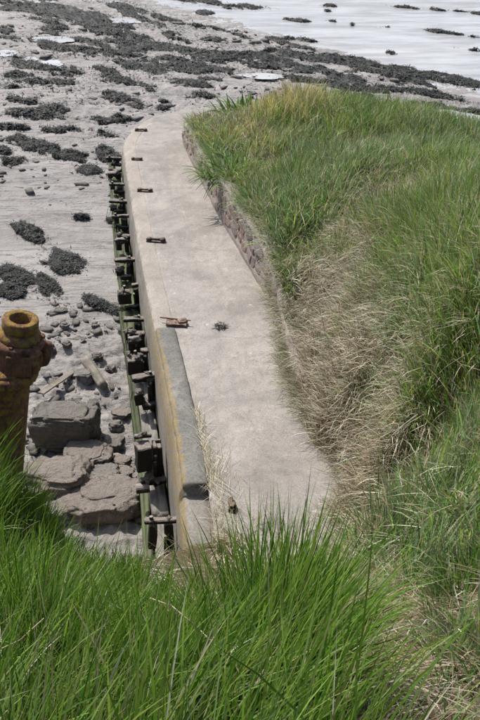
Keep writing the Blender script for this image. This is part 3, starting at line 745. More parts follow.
def bank_z(x, y, sd=None):
    sd = sdist(x, y) if sd is None else sd
    z = tps(x, y)
    z = z + sstep(0, -1.0, sd)*(.16*(fbm(x*.9, y*.9, 61, 3)-.5) + .10*(fbm(x*2.4, y*2.4, 65, 3)-.5))
    o = np.maximum(sd, 0)
    steep = np.where((y > 9.4) & (y < 21.9) & (x < 1.6), 9.0, np.where(y > 15, .9, np.where(y > 6.9, 1.0, 1.5)))
    return z - o*steep
bx = np.concatenate([np.arange(-14, -4, .25), np.arange(-4, 7, .06), np.arange(7, 16.1, .3)]); by = np.concatenate([np.arange(-7, 0, .3), np.arange(0, 23.5, .07)])
BX, BY = np.meshgrid(bx, by); SDI = sdist(BX, BY); BZ = bank_z(BX, BY, SDI)
flo = np.minimum(mud_base(BX, BY), 0) - .5
V = np.stack([BX, BY, np.maximum(BZ, flo)], -1).reshape(-1, 3); F = grid_faces(*BX.shape)
okv = (SDI < np.where(BY > 15, 4.0, 5.0)).ravel() & ((BZ > flo).ravel()); F = F[okv[F].any(1)]
bank = obj('bank', mesh_np('bank', V, [F], [M['soil']])); tag(bank, 'earth bank under the grass, brown with old straw', kind='structure')

# ------------------------------------------------------------------ grass
def blades_obj(name, sets, mat, label):
    Vs, Qs, Ts, Cs = [], [], [], []; o = 0
    for V, Q, T, c in sets: Vs.append(V); Qs.append(Q+o); Ts.append(T+o); Cs.append(c); o += len(V)
    ob = obj(name, mesh_np(name, np.concatenate(Vs), [np.concatenate(Qs), np.concatenate(Ts)], [mat], True, np.concatenate(Cs)))
    return tag(ob, label, kind='stuff')
def gz(lst, u, v):
    s = np.zeros(len(u))
    for (a, b, ra, rb, k) in lst: s = s + k*np.exp(-((u-a)/ra)**2 - ((v-b)/rb)**2)
    return s
GREEN = np.array([(.085, .165, .014), (.12, .195, .022), (.17, .235, .04), (.060, .13, .014), (.15, .20, .06)])
BLUEG = np.array([(.11, .18, .07), (.17, .24, .12), (.08, .15, .045)])
STRAW = np.array([(.32, .275, .18), (.39, .345, .245), (.26, .21, .13), (.165, .12, .07), (.46, .425, .33)])
def pick(pal, n, r, jit=.16): return pal[r.integers(0, len(pal), n)]*(1+r.normal(0, jit, (n, 1)))*(1+r.normal(0, .05, (n, 3)))

# dryness of the bank (where old straw lies) by place
DRY = [(395, 192, 38, 16, .9), (350, 225, 26, 26, .8), (310, 275, 26, 34, .9), (296, 340, 32, 40, .8), (322, 400, 32, 36, .95), (385, 345, 40, 30, .4), (325, 430, 30, 26, .7),
       (395, 470, 30, 30, .8), (390, 410, 30, 30, .45), (262, 160, 20, 26, .5), (268, 215, 12, 30, .5), (282, 100, 30, 12, .75), (225, 120, 22, 10, .4), (380, 690, 30, 50, 1.1), (345, 510, 30, 30, .8), (430, 670, 40, 20, .45), (370, 150, 40, 12, .3), (345, 300, 40, 40, .45), (372, 245, 26, 26, .3), (420, 440, 40, 30, .3), (330, 150, 30, 14, .25)]
LUSH = [(430, 250, 60, 55, 1.0), (470, 330, 40, 60, .7), (330, 190, 40, 34, .5), (420, 130, 80, 18, .5), (350, 120, 60, 16, .4), (440, 540, 50, 50, .8), (460, 420, 40, 40, .4), (300, 220, 20, 30, .4)]
def bank_scatter(n, seed, ymin, ymax, xmargin=.5, sdmax=-.02):
    r = np.random.default_rng(seed); out = []
    tot = 0
    while tot < n:
        m = n*2
        y = r.uniform(ymin, ymax, m); hw = (y*.832+3.2)*.27+xmargin
        x = r.uniform(-1.6, 1, m)*hw; x = np.where(r.random(m) < .03, r.uniform(-10, 12, m), x)
        sd = sdist(x, y); k = (sd < sdmax) & (x < 13.5); x = x[k]; y = y[k]
        out.append(np.column_stack([x, y, sd[k]])); tot += k.sum()
    a = np.concatenate(out)[:n]
    z = bank_z(a[:, 0], a[:, 1], a[:, 2])
    return np.column_stack([a[:, 0], a[:, 1], z]), a[:, 2], r
def path_d(x, y):
    px = np.interp(y, [0, 2.2, 2.66, 3.4, 4.3, 5.5, 7], [.75, .66, .62, .62, .66, .72, .72])
    return np.abs(x-px)
def grass_field(nt, per, seed, ymin, ymax, hs, ws, nseg, spread=.07):
    """tufts: the blades of one tuft share height, colour and the way they lean"""
    P, sd, r = bank_scatter(nt, seed, ymin, ymax)
    u, v, Z = proj(P); v = v - 6
    dry = gz(DRY, u, v) + .6*(fbm(P[:, 0]*1.5, P[:, 1]*1.5, 91, 3)-.5); lush = gz(LUSH, u, v) + .9*(fbm(P[:, 0]*.9, P[:, 1]*.9, 93, 3)-.4)
    clump = fbm(P[:, 0]*2.6, P[:, 1]*2.6, 95, 3)
    acc = np.clip(1.0 - .72*dry + .4*(lush-.2), .27, 1.2)*sstep(.2, .5, clump+.15*lush)
    pd = path_d(P[:, 0], P[:, 1]); acc = np.where((P[:, 1] < 6.5) & (pd < np.where(P[:, 1] < 4.6, .36, .24)), acc*.04, acc)
    left = (P[:, 1] < 7.2) & (P[:, 0] < np.interp(P[:, 1], [2, 4, 7], [.4, .45, .6])); acc = np.where(left, 0, acc)
    k = r.random(len(P)) < acc; P = P[k]; n = len(P); dry = dry[k]; lush = lush[k]; u = u[k]; v = v[k]; sd = sd[k]
    gold = gz([(285, 100, 42, 20, 1.1), (220, 128, 26, 16, .6), (262, 150, 18, 34, .45)], u, v)
    big = fbm(P[:, 0]*1.6, P[:, 1]*1.6, 97, 2); th = hs*r.uniform(.5, 1.25, n)*(.62+.8*big)*(.66 + .55*np.clip(lush, 0, 1.1) - .34*np.clip(dry, 0, 1) + .45*gold)
    taz = .7 + 3.2*(fbm(P[:, 0]*1.2, P[:, 1]*1.2, 99, 2)-.5)*2 + r.normal(0, .7, n); over = sstep(.5, .0, -sd)*(P[:, 1] > 6.5); taz = np.where(r.random(n) < over*.75, r.normal(3.5, .7, n), taz)
    tl = np.abs(r.normal(.12, .16, n)) + .25*over; tb = np.abs(r.normal(.75, .35, n)) + .3*over
    tcol = np.where((r.random(n) < .2+.5*sstep(.45, .6, fbm(P[:, 0]*.8, P[:, 1]*.8, 87, 2)))[:, None], pick(BLUEG, n, r), pick(GREEN, n, r))
    tcol = np.where((r.random(n) < gold*.9)[:, None], np.array([.36, .30, .10])*(1+r.normal(0, .15, (n, 1))), tcol)
    tdry = np.clip(.11 + .45*dry + r.normal(0, .10, n), .05, .8)
    cnt = r.poisson(per, n); i = np.repeat(np.arange(n), cnt); m = len(i)
    off = r.normal(0, spread, (m, 2))*(.6+.8*r.random(n))[i][:, None]
    x = P[i, 0]+off[:, 0]; y = P[i, 1]+off[:, 1]; s2 = sdist(x, y); k = s2 < .05; x = x[k]; y = y[k]; i = i[k]; off = off[k]; s2 = s2[k]; m = len(i)
    Q = np.column_stack([x, y, bank_z(x, y, s2)-.01])
    h = th[i]*r.uniform(.5, 1.15, m)
    ax = np.cos(taz[i])*.6 + off[:, 0]/spread*.55 + r.normal(0, .35, m); ay = np.sin(taz[i])*.6 + off[:, 1]/spread*.55 + r.normal(0, .35, m)
    az = np.arctan2(ay, ax); lean = np.abs(tl[i] + r.normal(.08, .14, m)); bend = tb[i]*r.uniform(.5, 1.5, m)
    col = tcol[i]*1.15*(1+r.normal(0, .2, (m, 1)))*(1+r.normal(0, .05, (m, 3)))*np.array([.97, 1.03, 1])
    col = np.where((r.random(m) < tdry[i])[:, None], pick(STRAW, m, r)*1.2, col)
    tip = np.where((r.random(m) < .45)[:, None], col*.45+np.array([.36, .33, .18])*.55, col*1.15)
    return blade_arrays(Q, h, ws*r.uniform(.55, 1.35, m), az, lean, bend, nseg, np.clip(col, .01, .7), np.clip(tip, .01, .7), seed+1)
sets = [grass_field(9000, 15, 21, 12, 22.2, .52, .0145, 3, .09), grass_field(8000, 15, 22, 6.5, 12.2, .50, .0115, 4, .075), grass_field(4200, 16, 23, 2.0, 6.6, .46, .0095, 4, .06)]
blades_obj('bank_grass', sets, M['grass'], 'long green and yellowing grass covering the bank right of the walkway')

def straw_field(nt, per, seed, ymin, ymax, L, W):
    """dead grass lies in swathes: each tuft droops its own way"""
    P, sd, r = bank_scatter(nt, seed, ymin, ymax, sdmax=.34)
    k = (sd < -.02) | ((P[:, 1] > 6.8) & (P[:, 1] < 10.2) & (P[:, 2] > walk_z(P[:, 0], P[:, 1])-.03)); P = P[k]; sd = sd[k]
    u, v, Z = proj(P); dry = gz(DRY, u, v-4) + .6*sstep(-.25, .0, sd)*(P[:, 1] < 10.4) + .7*(fbm(P[:, 0]*1.8, P[:, 1]*1.8, 91, 3)-.5)
    acc = np.clip(dry*.85+.30, .16, 1); acc = np.where((P[:, 1] < 7.0) & (P[:, 0] < .3), .25, acc)
    k = r.random(len(P)) < acc; P = P[k]; n = len(P); u = u[k]; v = v[k]
    dark = gz([(300, 400, 40, 30, .5), (390, 470, 30, 26, .9), (320, 385, 40, 20, .3)], u, v)
    taz = 3.5 + 3.4*(fbm(P[:, 0]*1.1, P[:, 1]*1.1, 71, 2)-.5)*2 + r.normal(0, .95, n)
    tcol = pick(STRAW, n, r); tcol = np.where((r.random(n) < dark)[:, None], tcol*np.array([.55, .45, .38]), tcol)
    th = r.uniform(.35, 1.25, n)*L; tl = r.uniform(.35, 1.3, n)
    i = np.repeat(np.arange(n), r.poisson(per, n)); m = len(i); off = r.normal(0, .05, (m, 2))*(.5+1.2*r.random(n))[i][:, None]
    x = P[i, 0]+off[:, 0]; y = P[i, 1]+off[:, 1]; s2 = sdist(x, y); zz = bank_z(x, y, s2); k = (s2 < .06) | ((y > 6.8) & (y < 10.2) & (zz > walk_z(x, y)-.03)); x = x[k]; y = y[k]; i = i[k]; zz = zz[k]; m = len(i)
    Q = np.column_stack([x, y, zz + r.uniform(0, .07, m)])
    col = tcol[i]*(1+r.normal(0, .22, (m, 1)))
    return blade_arrays(Q, th[i]*r.uniform(.4, 1.2, m), W*r.uniform(.5, 1.6, m), taz[i]+r.normal(0, .45, m), tl[i]+r.normal(.1, .25, m), r.uniform(-.3, 1.3, m), 3, np.clip(col, .01, .7), np.clip(col*1.08, .01, .7), seed+1)
sets = [straw_field(7000, 10, 31, 11, 22, .36, .009), straw_field(8500, 13, 32, 6.3, 11.2, .34, .0065), straw_field(4200, 12, 33, 2.0, 6.5, .32, .0058)]
blades_obj('dry_straw', sets, M['straw'], 'matted pale dead grass lying over the bank and the path')

# tall green grass in the foreground
def tall_grass(n, seed):
    r = np.random.default_rng(seed)
    x = r.uniform(-3.4, .62, n*3); y = np.where(r.random(n*3) < .7, r.uniform(1.15, 3.6, n*3), r.uniform(3.4, 6, n*3))
    cl = fbm(x*2.3, y*2.3, 101, 3)
    lim = np.interp(x, [-3.4, -1.8, -1.6, -1.45, -1.3, -.9, -.55, -.2, .15, .4, .62], [5.9, 5.8, 5.4, 4.95, 4.75, 4.5, 3.4, 3.0, 3.35, 3.2, 2.6])
    pd = path_d(x, y)
    k = (y < lim) & (pd > .10) & (np.hypot((x+.17)/.13, (y-3.0)/.6) > 1) & ((x < np.interp(y, [1.2, 2.4, 3.3], [.36, .27, .2])) | (y > 3.3)) & (r.random(n*3) < sstep(.3, .55, cl+.08)*np.where(y > lim-.5, .55, 1.0)); x = x[k][:n]; y = y[k][:n]; n = len(x)
    P = np.column_stack([x, y, bank_z(x, y)-.02])
    c2 = fbm(x*1.2, y*1.2, 103, 2)
    h = r.uniform(.32, .78, n)*(.7+.6*c2)*np.interp(x, [-2, -.9, -.45, .0, .35, .6], [1.0, .92, .84, 1.08, 1.3, 1.0])
    az = r.normal(.5, .8, n); lean = np.abs(r.normal(.15, .13, n))*np.where(x > -.15, .55, 1); bend = np.abs(r.normal(.55, .38, n))
    h = h*sstep(6.2, 4.2, y)**.5*np.where((y > 3.5) & (x > -1.6), .6, 1); w = r.uniform(.0045, .0115, n)
    col = pick(GREEN, n, r)*np.array([.95, 1.02, 1.0]); dry = r.random(n) < .055; col = np.where(dry[:, None], pick(STRAW, n, r), col)
    tip = np.where((r.random(n) < .2)[:, None], col*.6+np.array([.2, .2, .06])*.4, col*1.12)
    return blade_arrays(P, h, w, az, lean, bend, 6, col, tip, seed+1)
TUSS = [(.10, 2.45, 1500, .20, .92), (.24, 2.75, 700, .13, .98), (-.28, 2.15, 700, .2, .7), (-.85, 2.55, 1000, .22, .72), (-.55, 2.95, 500, .16, .62), (-1.5, 2.6, 1000, .25, .75), (-1.15, 3.0, 600, .2, .7), (-2.1, 3.2, 800, .25, .85), (-1.95, 4.2, 600, .22, .72), (-1.85, 4.75, 420, .18, .85), (-1.7, 4.9, 320, .16, .5), (-1.5, 4.95, 260, .14, .36), (-1.38, 4.72, 260, .14, .34), (-1.22, 4.52, 240, .14, .32), (-1.02, 4.62, 200, .14, .28), (-1.55, 5.25, 200, .12, .36), (-.85, 4.9, 160, .14, .25), (-1.0, 4.2, 300, .16, .36), (-.75, 4.5, 200, .16, .26)]
def tussocks(seed):
    r = np.random.default_rng(seed); out = []
    for (cx, cy, n, rad, hh) in TUSS:
        off = r.normal(0, rad*.55, (n, 2)); x = cx+off[:, 0]; y = cy+off[:, 1]
        P = np.column_stack([x, y, bank_z(x, y)-.02]); d = np.hypot(off[:, 0], off[:, 1])/rad
        az = np.arctan2(off[:, 1]*.8 + r.normal(.06, .1, n), off[:, 0] + r.normal(.10, .12, n))
        h = hh*r.uniform(.45, 1.12, n)*(1.08-.25*np.clip(d, 0, 1.5))
        col = pick(GREEN[:4], n, r)*np.array([.92, 1.02, 1.0]); dry = r.random(n) < .04; col = np.where(dry[:, None], pick(STRAW, n, r), col)
        out.append(blade_arrays(P, h, r.uniform(.005, .0115, n), az, np.abs(.10 + .22*d + r.normal(0, .07, n)), np.abs(r.normal(.5, .3, n)), 7, col, col*1.15, int(r.integers(1e6))))
    return out
def short_under(n, seed):
    r = np.random.default_rng(seed); x = r.uniform(-3.4, .6, n); y = r.uniform(1.1, 4.4, n); k = path_d(x, y) > .16; x = x[k]; y = y[k]; n = len(x)
    P = np.column_stack([x, y, bank_z(x, y)-.01]); az = r.uniform(0, 6.28, n)
    col = np.where((r.random(n) < .45)[:, None], pick(STRAW, n, r)*.8, pick(GREEN, n, r))
    return blade_arrays(P, r.uniform(.1, .32, n), r.uniform(.003, .006, n), az, np.abs(r.normal(.5, .4, n)), r.uniform(.2, 1.2, n), 4, col, col, seed+1)
blades_obj('tall_grass', [tall_grass(11000, 41), short_under(20000, 43)] + tussocks(47), M['grass'], 'tall bright green grass filling the foreground')

# straw blown into the joint beside the coping and over the near end of the walkway
def joint_straw(n, seed):
    r = np.random.default_rng(seed); y = np.concatenate([r.uniform(7.5, 8.95, n), r.uniform(6.2, 8.1, n)])
    x = np.concatenate([xL(y[:n]) + COP + .01 + np.abs(r.normal(0, .035, n)), xL(y[n:]) + COP + np.abs(r.normal(.05, .14, n))])
    n = len(x); P = np.column_stack([x, y, walk_z(x, y)+r.uniform(.005, .035, n)])
    az = r.choice([1.75, -1.4], n) + r.normal(0, .45, n)
    col = pick(STRAW, n, r)
    return blade_arrays(P, r.uniform(.1, .34, n), r.uniform(.003, .006, n), az, r.uniform(1.3, 1.58, n), r.uniform(-.1, .25, n), 3, col, col, seed+1)
def overhang(n, seed):
    r = np.random.default_rng(seed); s_ = SL - 1.4 - r.random(n)**.8*(SL-2.2); P = np.zeros((n, 3))
    az = np.zeros(n)
    for i in range(n):
        p, t_, nn = wp(s_[i]); d = r.uniform(.08, .34); P[i] = (p[0]+nn[0]*d, p[1]+nn[1]*d, float(walk_z(0, p[1]))+wall_h(s_[i])-.03); az[i] = math.atan2(-nn[1], -nn[0])
    tuf = fbm(s_*2.2, s_*0, 161, 3); k = r.random(n) < sstep(.3, .6, tuf) + .15; P = P[k]; az = az[k]; s_ = s_[k]; n = len(P)
    green = r.random(n) < np.clip(.25 + .5*sstep(3.5, 7, s_) + .8*(fbm(s_*1.3, s_*0, 163, 2)-.5), .1, .9)
    col = np.where(green[:, None], pick(GREEN, n, r), pick(STRAW, n, r)*.9)
    return blade_arrays(P, r.uniform(.12, .45, n), r.uniform(.004, .009, n), az+r.normal(0, .6, n), r.uniform(.1, .9, n), r.uniform(.6, 1.8, n), 4, col, col, seed+1)
def fringe(n, seed):
    r = np.random.default_rng(seed); y = r.uniform(6.0, 12.3, n); x = xR(y) + r.normal(.07, .10, n) + .11*sstep(10.0, 11.3, y)
    P = np.column_stack([x, y, walk_z(x, y)+r.uniform(0, .03, n)+.42*sstep(10.2, 12.3, y)*r.random(n)]); az = r.normal(3.5, .6, n)
    col = np.where((r.random(n) < .25)[:, None], pick(GREEN, n, r), pick(STRAW, n, r)*.9)
    return blade_arrays(P, r.uniform(.1, .36, n), r.uniform(.004, .009, n), az, r.uniform(.6, 1.5, n), r.uniform(0, .5, n), 3, col, col, seed+1)
blades_obj('straw_litter', [joint_straw(420, 51), fringe(9500, 52), overhang(2000, 53)], M['straw'], 'loose straw and hanging grass along the joint, the walkway edge and the wall top')

# strap leaved plants on the wall end
leaf_ms = []
for k in range(4):
    n = 7; V = []; cc = []
    for i in range(n+1):
        t = i/n; w = .014*math.sin(math.pi*min(1, t*.8+.2))**.7*(1-t**3) + .001
        a = (.25+.25*k)*t*1.9; xx = .4*t*math.cos(a*.5)*.0 ; 
        L = .40; px = L*(t*math.sin(.25+.1*k) + .55*t*t*(.3+.25*k)); pz = L*(t*math.cos(.25+.1*k) - .62*t*t*(.3+.3*k))
        V += [(px, -w, pz+.006), (px, 0, pz), (px, w, pz+.006)]
        g = np.array((.075, .125, .03))*(1+.7*t); cc += [g, g*1.25, g]
    leaf_ms.append(mesh_np('leaf', np.array(V), [grid_faces(n+1, 3)], [M['strap']], True, np.array(cc)))
def strap_plant(u, v, yy, n, sc, label, seed, loc=None):
    r = random.Random(seed); p = up(u, v, yy) if loc is None else loc
    zb = float(bank_z(np.array(p[0]), np.array(p[1])))
    e = empty('leafy_plant', (p[0], p[1], zb-.01), 0, label, 'plant')
    for k in range(n):
        o = bpy.data.objects.new('leaf', r.choice(leaf_ms)); a = r.uniform(0, 6.28); q = r.uniform(0, .34)*sc
        o.location = (q*math.cos(a)*1.3, q*math.sin(a), r.uniform(-.01, .03)); s = sc*r.uniform(.4, 1.15); o.scale = (s, s*1.2, s)
        o.rotation_euler = (r.uniform(-.15, .15), r.uniform(-.3, .5), a+r.uniform(-.6, .6)); link(o, e)
strap_plant(247, 122, 20.3, 260, 1.45, 'upright dark green strap leaved plant on top of the bank beside the golden grass', 3)
strap_plant(229, 192, 16.0, 290, 1.25, 'glossy dark green plant spilling over the middle of the stone wall', 4)
strap_plant(240, 172, 17.1, 150, 1.1, 'small glossy green plant just behind the one spilling over the wall', 5)
def dry_stalk(pts, label, r0=.0022):
    bm = bmesh.new()
    for a, b in zip(pts[:-1], pts[1:]): add_cyl(bm, a, b, r0, r0*.85, 5)
    t = tag(obj('dry_stalk', bm_mesh('dry_stalk', bm, M['stalk'], True)), label, 'grass stalk')
t = NT('dry_stalk'); M['stalk'] = t.done(t.mix(t.noise(t.pos(), 30), (.3, .24, .14), (.44, .37, .24)), .6, None, .3)
dry_stalk([up(268, 722, 1.9), up(235, 665, 1.98), up(200, 630, 2.06), up(172, 606, 2.12), up(150, 598, 2.16)], 'long pale dry stalk leaning through the green grass at bottom centre')
dry_stalk([up(-6, 652, 2.0), up(20, 640, 2.05), up(44, 618, 2.12)], 'pale dry stalk at the left edge of the foreground grass')
dry_stalk([up(282, 668, 2.0), up(300, 656, 2.05), up(322, 643, 2.1)], 'short bent pale stalk in the middle of the foreground grass')

# ------------------------------------------------------------------ seaweed
WEED = np.array([(.024, .026, .025), (.034, .036, .033), (.018, .02, .018), (.042, .04, .03), (.075, .078, .075)])
def frond_arrays(P, L, W, r, up_bias=.3):
    n = len(P); az = r.uniform(0, 6.28, n); col = pick(WEED, n, r, .25)
    return blade_arrays(P, L, W, az, r.uniform(1.15, 1.7, n), r.uniform(-.5, .6, n), 3, col, col, int(r.integers(1e6)))
def weed_patch(u, v, hw, hh, tilt, r, seed, n, heap, res, fl, fw, ns=2.9):
    """an irregular lumpy heap of weed lying on the mud: a crumpled mass with loose fronds over it"""
    c = on_mud(u, v); rx = abs(on_mud(u+hw, v)[0]-on_mud(u-hw, v)[0])/2; ry = abs(on_mud(u, v-hh)[1]-on_mud(u, v+hh)[1])/2
    tl = -math.tan(tilt)*ry/rx*(hw/hh)
    def g_of(lx, ly):
        f = 1 - (lx/rx)**2 - (ly/ry)**2
        return f*.75 + (fbm(lx*1.5+seed*3.1, ly*(1.9 if ns < 3 else 2.6), seed, 4, .62)-.5)*ns
    def h_of(x, y, g):
        return heap*np.clip(g, 0, 1)**.6*(.35 + .9*fbm(x*7, y*7, seed+3, 3, .6)) + .03*(fbm(x*22, y*22, seed+5, 2)-.4)
    gx = np.arange(-1.35*rx, 1.35*rx+res, res); gy = np.arange(-1.35*ry, 1.35*ry+res, res)
    LX, LY = np.meshgrid(gx, gy); LX = LX + r.uniform(-.4, .4, LX.shape)*res; LY = LY + r.uniform(-.4, .4, LX.shape)*res
    G = g_of(LX, LY); X = c[0]+LX; Y = c[1]+LY+tl*LX
    Z = np.maximum(mud_z(X, Y), WATER_Z+.035) + np.where(G > .12, h_of(X, Y, G), -.03)
    V = np.stack([X, Y, Z], -1).reshape(-1, 3); F = grid_faces(*LX.shape); F = F[(G.ravel()[F] > .12).sum(1) >= 2]
    ids = np.unique(F); mp = np.zeros(len(V), int); mp[ids] = np.arange(len(ids))
    base = (V[ids], mp[F], np.zeros((0, 3), int), WEED[r.integers(0, len(WEED), len(ids))]*r.uniform(.6, 1.2, (len(ids), 1)))
    m = n*4; lx = r.uniform(-1.3, 1.3, m)*rx; ly = r.uniform(-1.3, 1.3, m)*ry; g = g_of(lx, ly); k = g > .06; lx = lx[k][:n]; ly = ly[k][:n]; g = g[k][:n]
    x = c[0]+lx; y = c[1]+ly+tl*lx
    q = int(n*.35); lx = r.normal(0, .85, q)*rx; ly = r.normal(0, .85, q)*ry; gq = g_of(lx, ly); k = (gq > -.9) & (gq < .1) & (r.random(q) < .55)
    x = np.concatenate([x, c[0]+lx[k]]); y = np.concatenate([y, c[1]+ly[k]+tl*lx[k]]); g = np.concatenate([g, np.zeros(k.sum())])
    P = np.column_stack([x, y, np.maximum(mud_z(x, y), WATER_Z+.035) + np.maximum(h_of(x, y, g), 0) + r.uniform(-.005, .015, len(x))])
    return [base, frond_arrays(P, r.uniform(fl*.4, fl, len(P)), r.uniform(fw*.5, fw, len(P)), r)]
def weed_obj(name, sets):
    Vs, Qs, Ts, Cs = [], [], [], []; o = 0
    for V, Q, T, c in sets: Vs.append(V); Qs.append(Q+o); Ts.append(T+o); Cs.append(c); o += len(V)
    return obj(name, mesh_np(name, np.concatenate(Vs), [np.concatenate(Qs), np.concatenate(Ts)], [M['weed']], True, np.concatenate(Cs)))
near_weed = [
 (28, 230, 16, 4.6, .3, 'small dark seaweed clump, the farther of two on the smooth mud left of the wall'),
 (64, 262, 21, 9, .3, 'large dark seaweed clump on smooth mud between the small clump and the rusty bollard'),
 (18, 277, 24, 7.5, .25, 'long ragged heap of dark seaweed at the left edge behind the rusty bollard'),
 (46, 290, 16, 8, .5, 'dark seaweed trailing from the ragged heap towards the wall'),
 (12, 292, 12, 6, .1, 'ragged seaweed tuft among stones above the rusty bollard'),
 (101, 306, 15, 5, .35, 'low dark seaweed clump against the foot of the bracketed wall'),
 (81, 218, 7, 2.5, .1, 'tiny seaweed scrap alone on the smooth mud near the wall'),
 (112, 219, 6, 3.5, .1, 'seaweed scrap at the wall foot beside the far brackets'),
 (33, 147, 25, 7, .15, 'broad dark seaweed patch at left, above the smooth mud'),
 (14, 160, 15, 5, .05, 'flat seaweed patch at the left edge just above the smooth mud'),
 (88, 172, 12, 4, .1, 'seaweed patch low on the stony mud left of the walkway end'),
 (107, 154, 12, 6, .3, 'seaweed patch beside the far left edge of the walkway'),
 (65, 156, 22, 5, .1, 'flattened seaweed patch between the two left patches and the walkway')]
for i, (u, v, hw, hh, tl, lab) in enumerate(near_weed):
    r = np.random.default_rng(300+i); far = v < 200
    tag(weed_obj('seaweed_clump', weed_patch(u, v, hw*1.08, hh*1.1, tl, r, 20+i, int(250+hw*hh*7), .09, .05 if far else .025, .075, .026)), lab, 'seaweed', 'seaweed clumps on the mud')
far_weed = [(25, 8, 40, 7, .1), (70, 14, 45, 8, .2), (55, 24, 22, 4, .2), (100, 22, 22, 9, .3), (125, 8, 22, 4, .15), (95, 28, 30, 5, .2), (135, 16, 22, 3, .25), (165, 20, 14, 1.8, .15), (200, 26, 22, 1.6, .2), (190, 3, 22, 2.2, .1), (205, 14, 7, 2, .1), (232, 10, 12, 2, .1), (215, 5, 16, 2, .1),
 (5, 32, 10, 3, .1), (50, 30, 12, 5, .2), (8, 39, 14, 1.6, .05), (60, 47, 30, 4, .15), (85, 54, 30, 5, .12), (110, 54, 20, 4, .1), (115, 42, 18, 3, .1), (125, 26, 9, 3, .1), (90, 43, 16, 3.5, .15), (140, 38, 16, 4, .2), (178, 38, 14, 3.2, .15), (212, 39, 14, 2.6, .12), (135, 48, 18, 4, .12), (170, 50, 28, 3.2, .1), (200, 53, 28, 2.6, .12), (15, 59, 14, 3, .1), (28, 64, 14, 3, .15), (50, 68, 18, 2.6, .05), (66, 73, 20, 5, .05), (108, 75, 16, 6, .2), (14, 76, 14, 4, .05), (30, 81, 18, 3, .05), (8, 87, 10, 4, .1), (55, 82, 14, 2.2, .05),
 (130, 57, 12, 3, .1), (140, 66, 24, 4, .1), (170, 60, 16, 3, .05), (185, 67, 34, 5, .08), (205, 60, 16, 4, .1), (230, 58, 16, 5, .05), (215, 70, 14, 3, .1), (152, 71, 12, 3, .1), (130, 82, 16, 3, .1), (190, 83, 18, 2.4, .08), (208, 80, 10, 2, .05), (150, 89, 8, 2.2, .1),
 (250, 10, 20, 2, .12), (255, 57, 22, 5, .05), (285, 64, 26, 6, .12), (262, 66, 22, 3, .1), (276, 41, 9, 1.8, .1), (306, 41, 10, 2.2, .12), (245, 36, 12, 1.6, .2), (288, 38, 6, 1.3, .1), (295, 47, 16, 1.5, .15), (295, 55, 14, 3, .1), (265, 50, 14, 1.6, .1), (310, 81, 18, 4, .1), (335, 84, 18, 4, .1), (325, 72, 16, 2.5, .1), (345, 62, 26, 5, .12), (320, 60, 18, 3, .1), (370, 70, 26, 7, .18), (395, 76, 26, 6, .18), (420, 76, 24, 5, .15), (445, 80, 26, 4.5, .15), (472, 85, 18, 4, .12), (352, 80, 20, 3, .1), (375, 90, 18, 3, .1), (420, 93, 22, 3.5, .15), (450, 97, 14, 3, .15), (395, 90, 16, 2.5, .1), (355, 95, 20, 3, .1), (440, 107, 24, 2.5, .1), (470, 112, 16, 2.5, .1),
 (405, 10, 16, 2.2, .08), (436, 13, 10, 1.3, .1), (462, 15, 12, 1.6, .1), (478, 17, 6, 1.8, .1), (438, 35, 16, 2.0, .1), (458, 38, 10, 1.3, .1), (474, 40, 8, 1.6, .05), (380, 30, 10, 1.0, .05), (328, 9, 8, 1.4, .05), (327, 14, 4, 1.5, .05), (330, 24, 5, 1.2, .1), (352, 28, 2.5, 2, 0), (391, 56, 5, 1.6, .05), (474, 54, 6, 1.2, .05), (363, 59, 3, 1.4, 0), (455, 51, 4, .8, 0), (300, 24, 12, 1.2, .1), (10, 4, 20, 4, .1),
 (15, 100, 16, 4, .15), (25, 113, 22, 5, .15), (50, 111, 14, 5, .1), (62, 130, 22, 3, .1), (98, 122, 14, 3.5, .1), (112, 95, 12, 5, .2), (118, 119, 8, 3, .1), (12, 127, 14, 3, .1), (100, 135, 16, 3, .15), (123, 101, 8, 4, .1), (134, 104, 10, 4, .2), (125, 121, 8, 3.5, .1), (200, 95, 12, 3, .1), (193, 99, 10, 2.5, .05), (160, 108, 6, 2, .1), (165, 102, 6, 1.6, .1), (85, 157, 6, 2, .1), (45, 147, 10, 4, .2), (5, 150, 8, 4, .1)]
sets = []
for i, (u, v, hw, hh, tl) in enumerate(far_weed):
    r = np.random.default_rng(700+i)
    isl = u > 300 and v < 60; hw, hh = (hw*.8, hh*.7) if isl else (hw, hh)
    sets += weed_patch(u, v, hw*1.1, hh*.92, tl, r, 60+i, int(min(900, 60+hw*hh*5)), .085, .07, .11, .045, 3.6)
# scraps between the patches
r = np.random.default_rng(990); x = r.uniform(-16, 12, 60000); y = r.uniform(18.5, 48, 60000)
k = (shore_s(x, y) < -1.5) & (fbm(x*.55, y*1.1, 131, 4)*(.55+.45*sstep(18, 27, y)) > .52) & ~((x > xL(np.clip(y, Y_NEAR, Y_END))-.1) & (y < Y_END) & (y > Y_NEAR)) & ~((sdist(x, y) < .3))
x = x[k]; y = y[k]; P = np.column_stack([x, y, mud_z(x, y) + .05*r.random(len(x))])
sets.append(frond_arrays(P, r.uniform(.04, .13, len(P)), r.uniform(.02, .05, len(P)), r))
tag(weed_obj('seaweed_bed', sets), 'dark bladder wrack lying in ragged streaks over the far mud', kind='stuff')

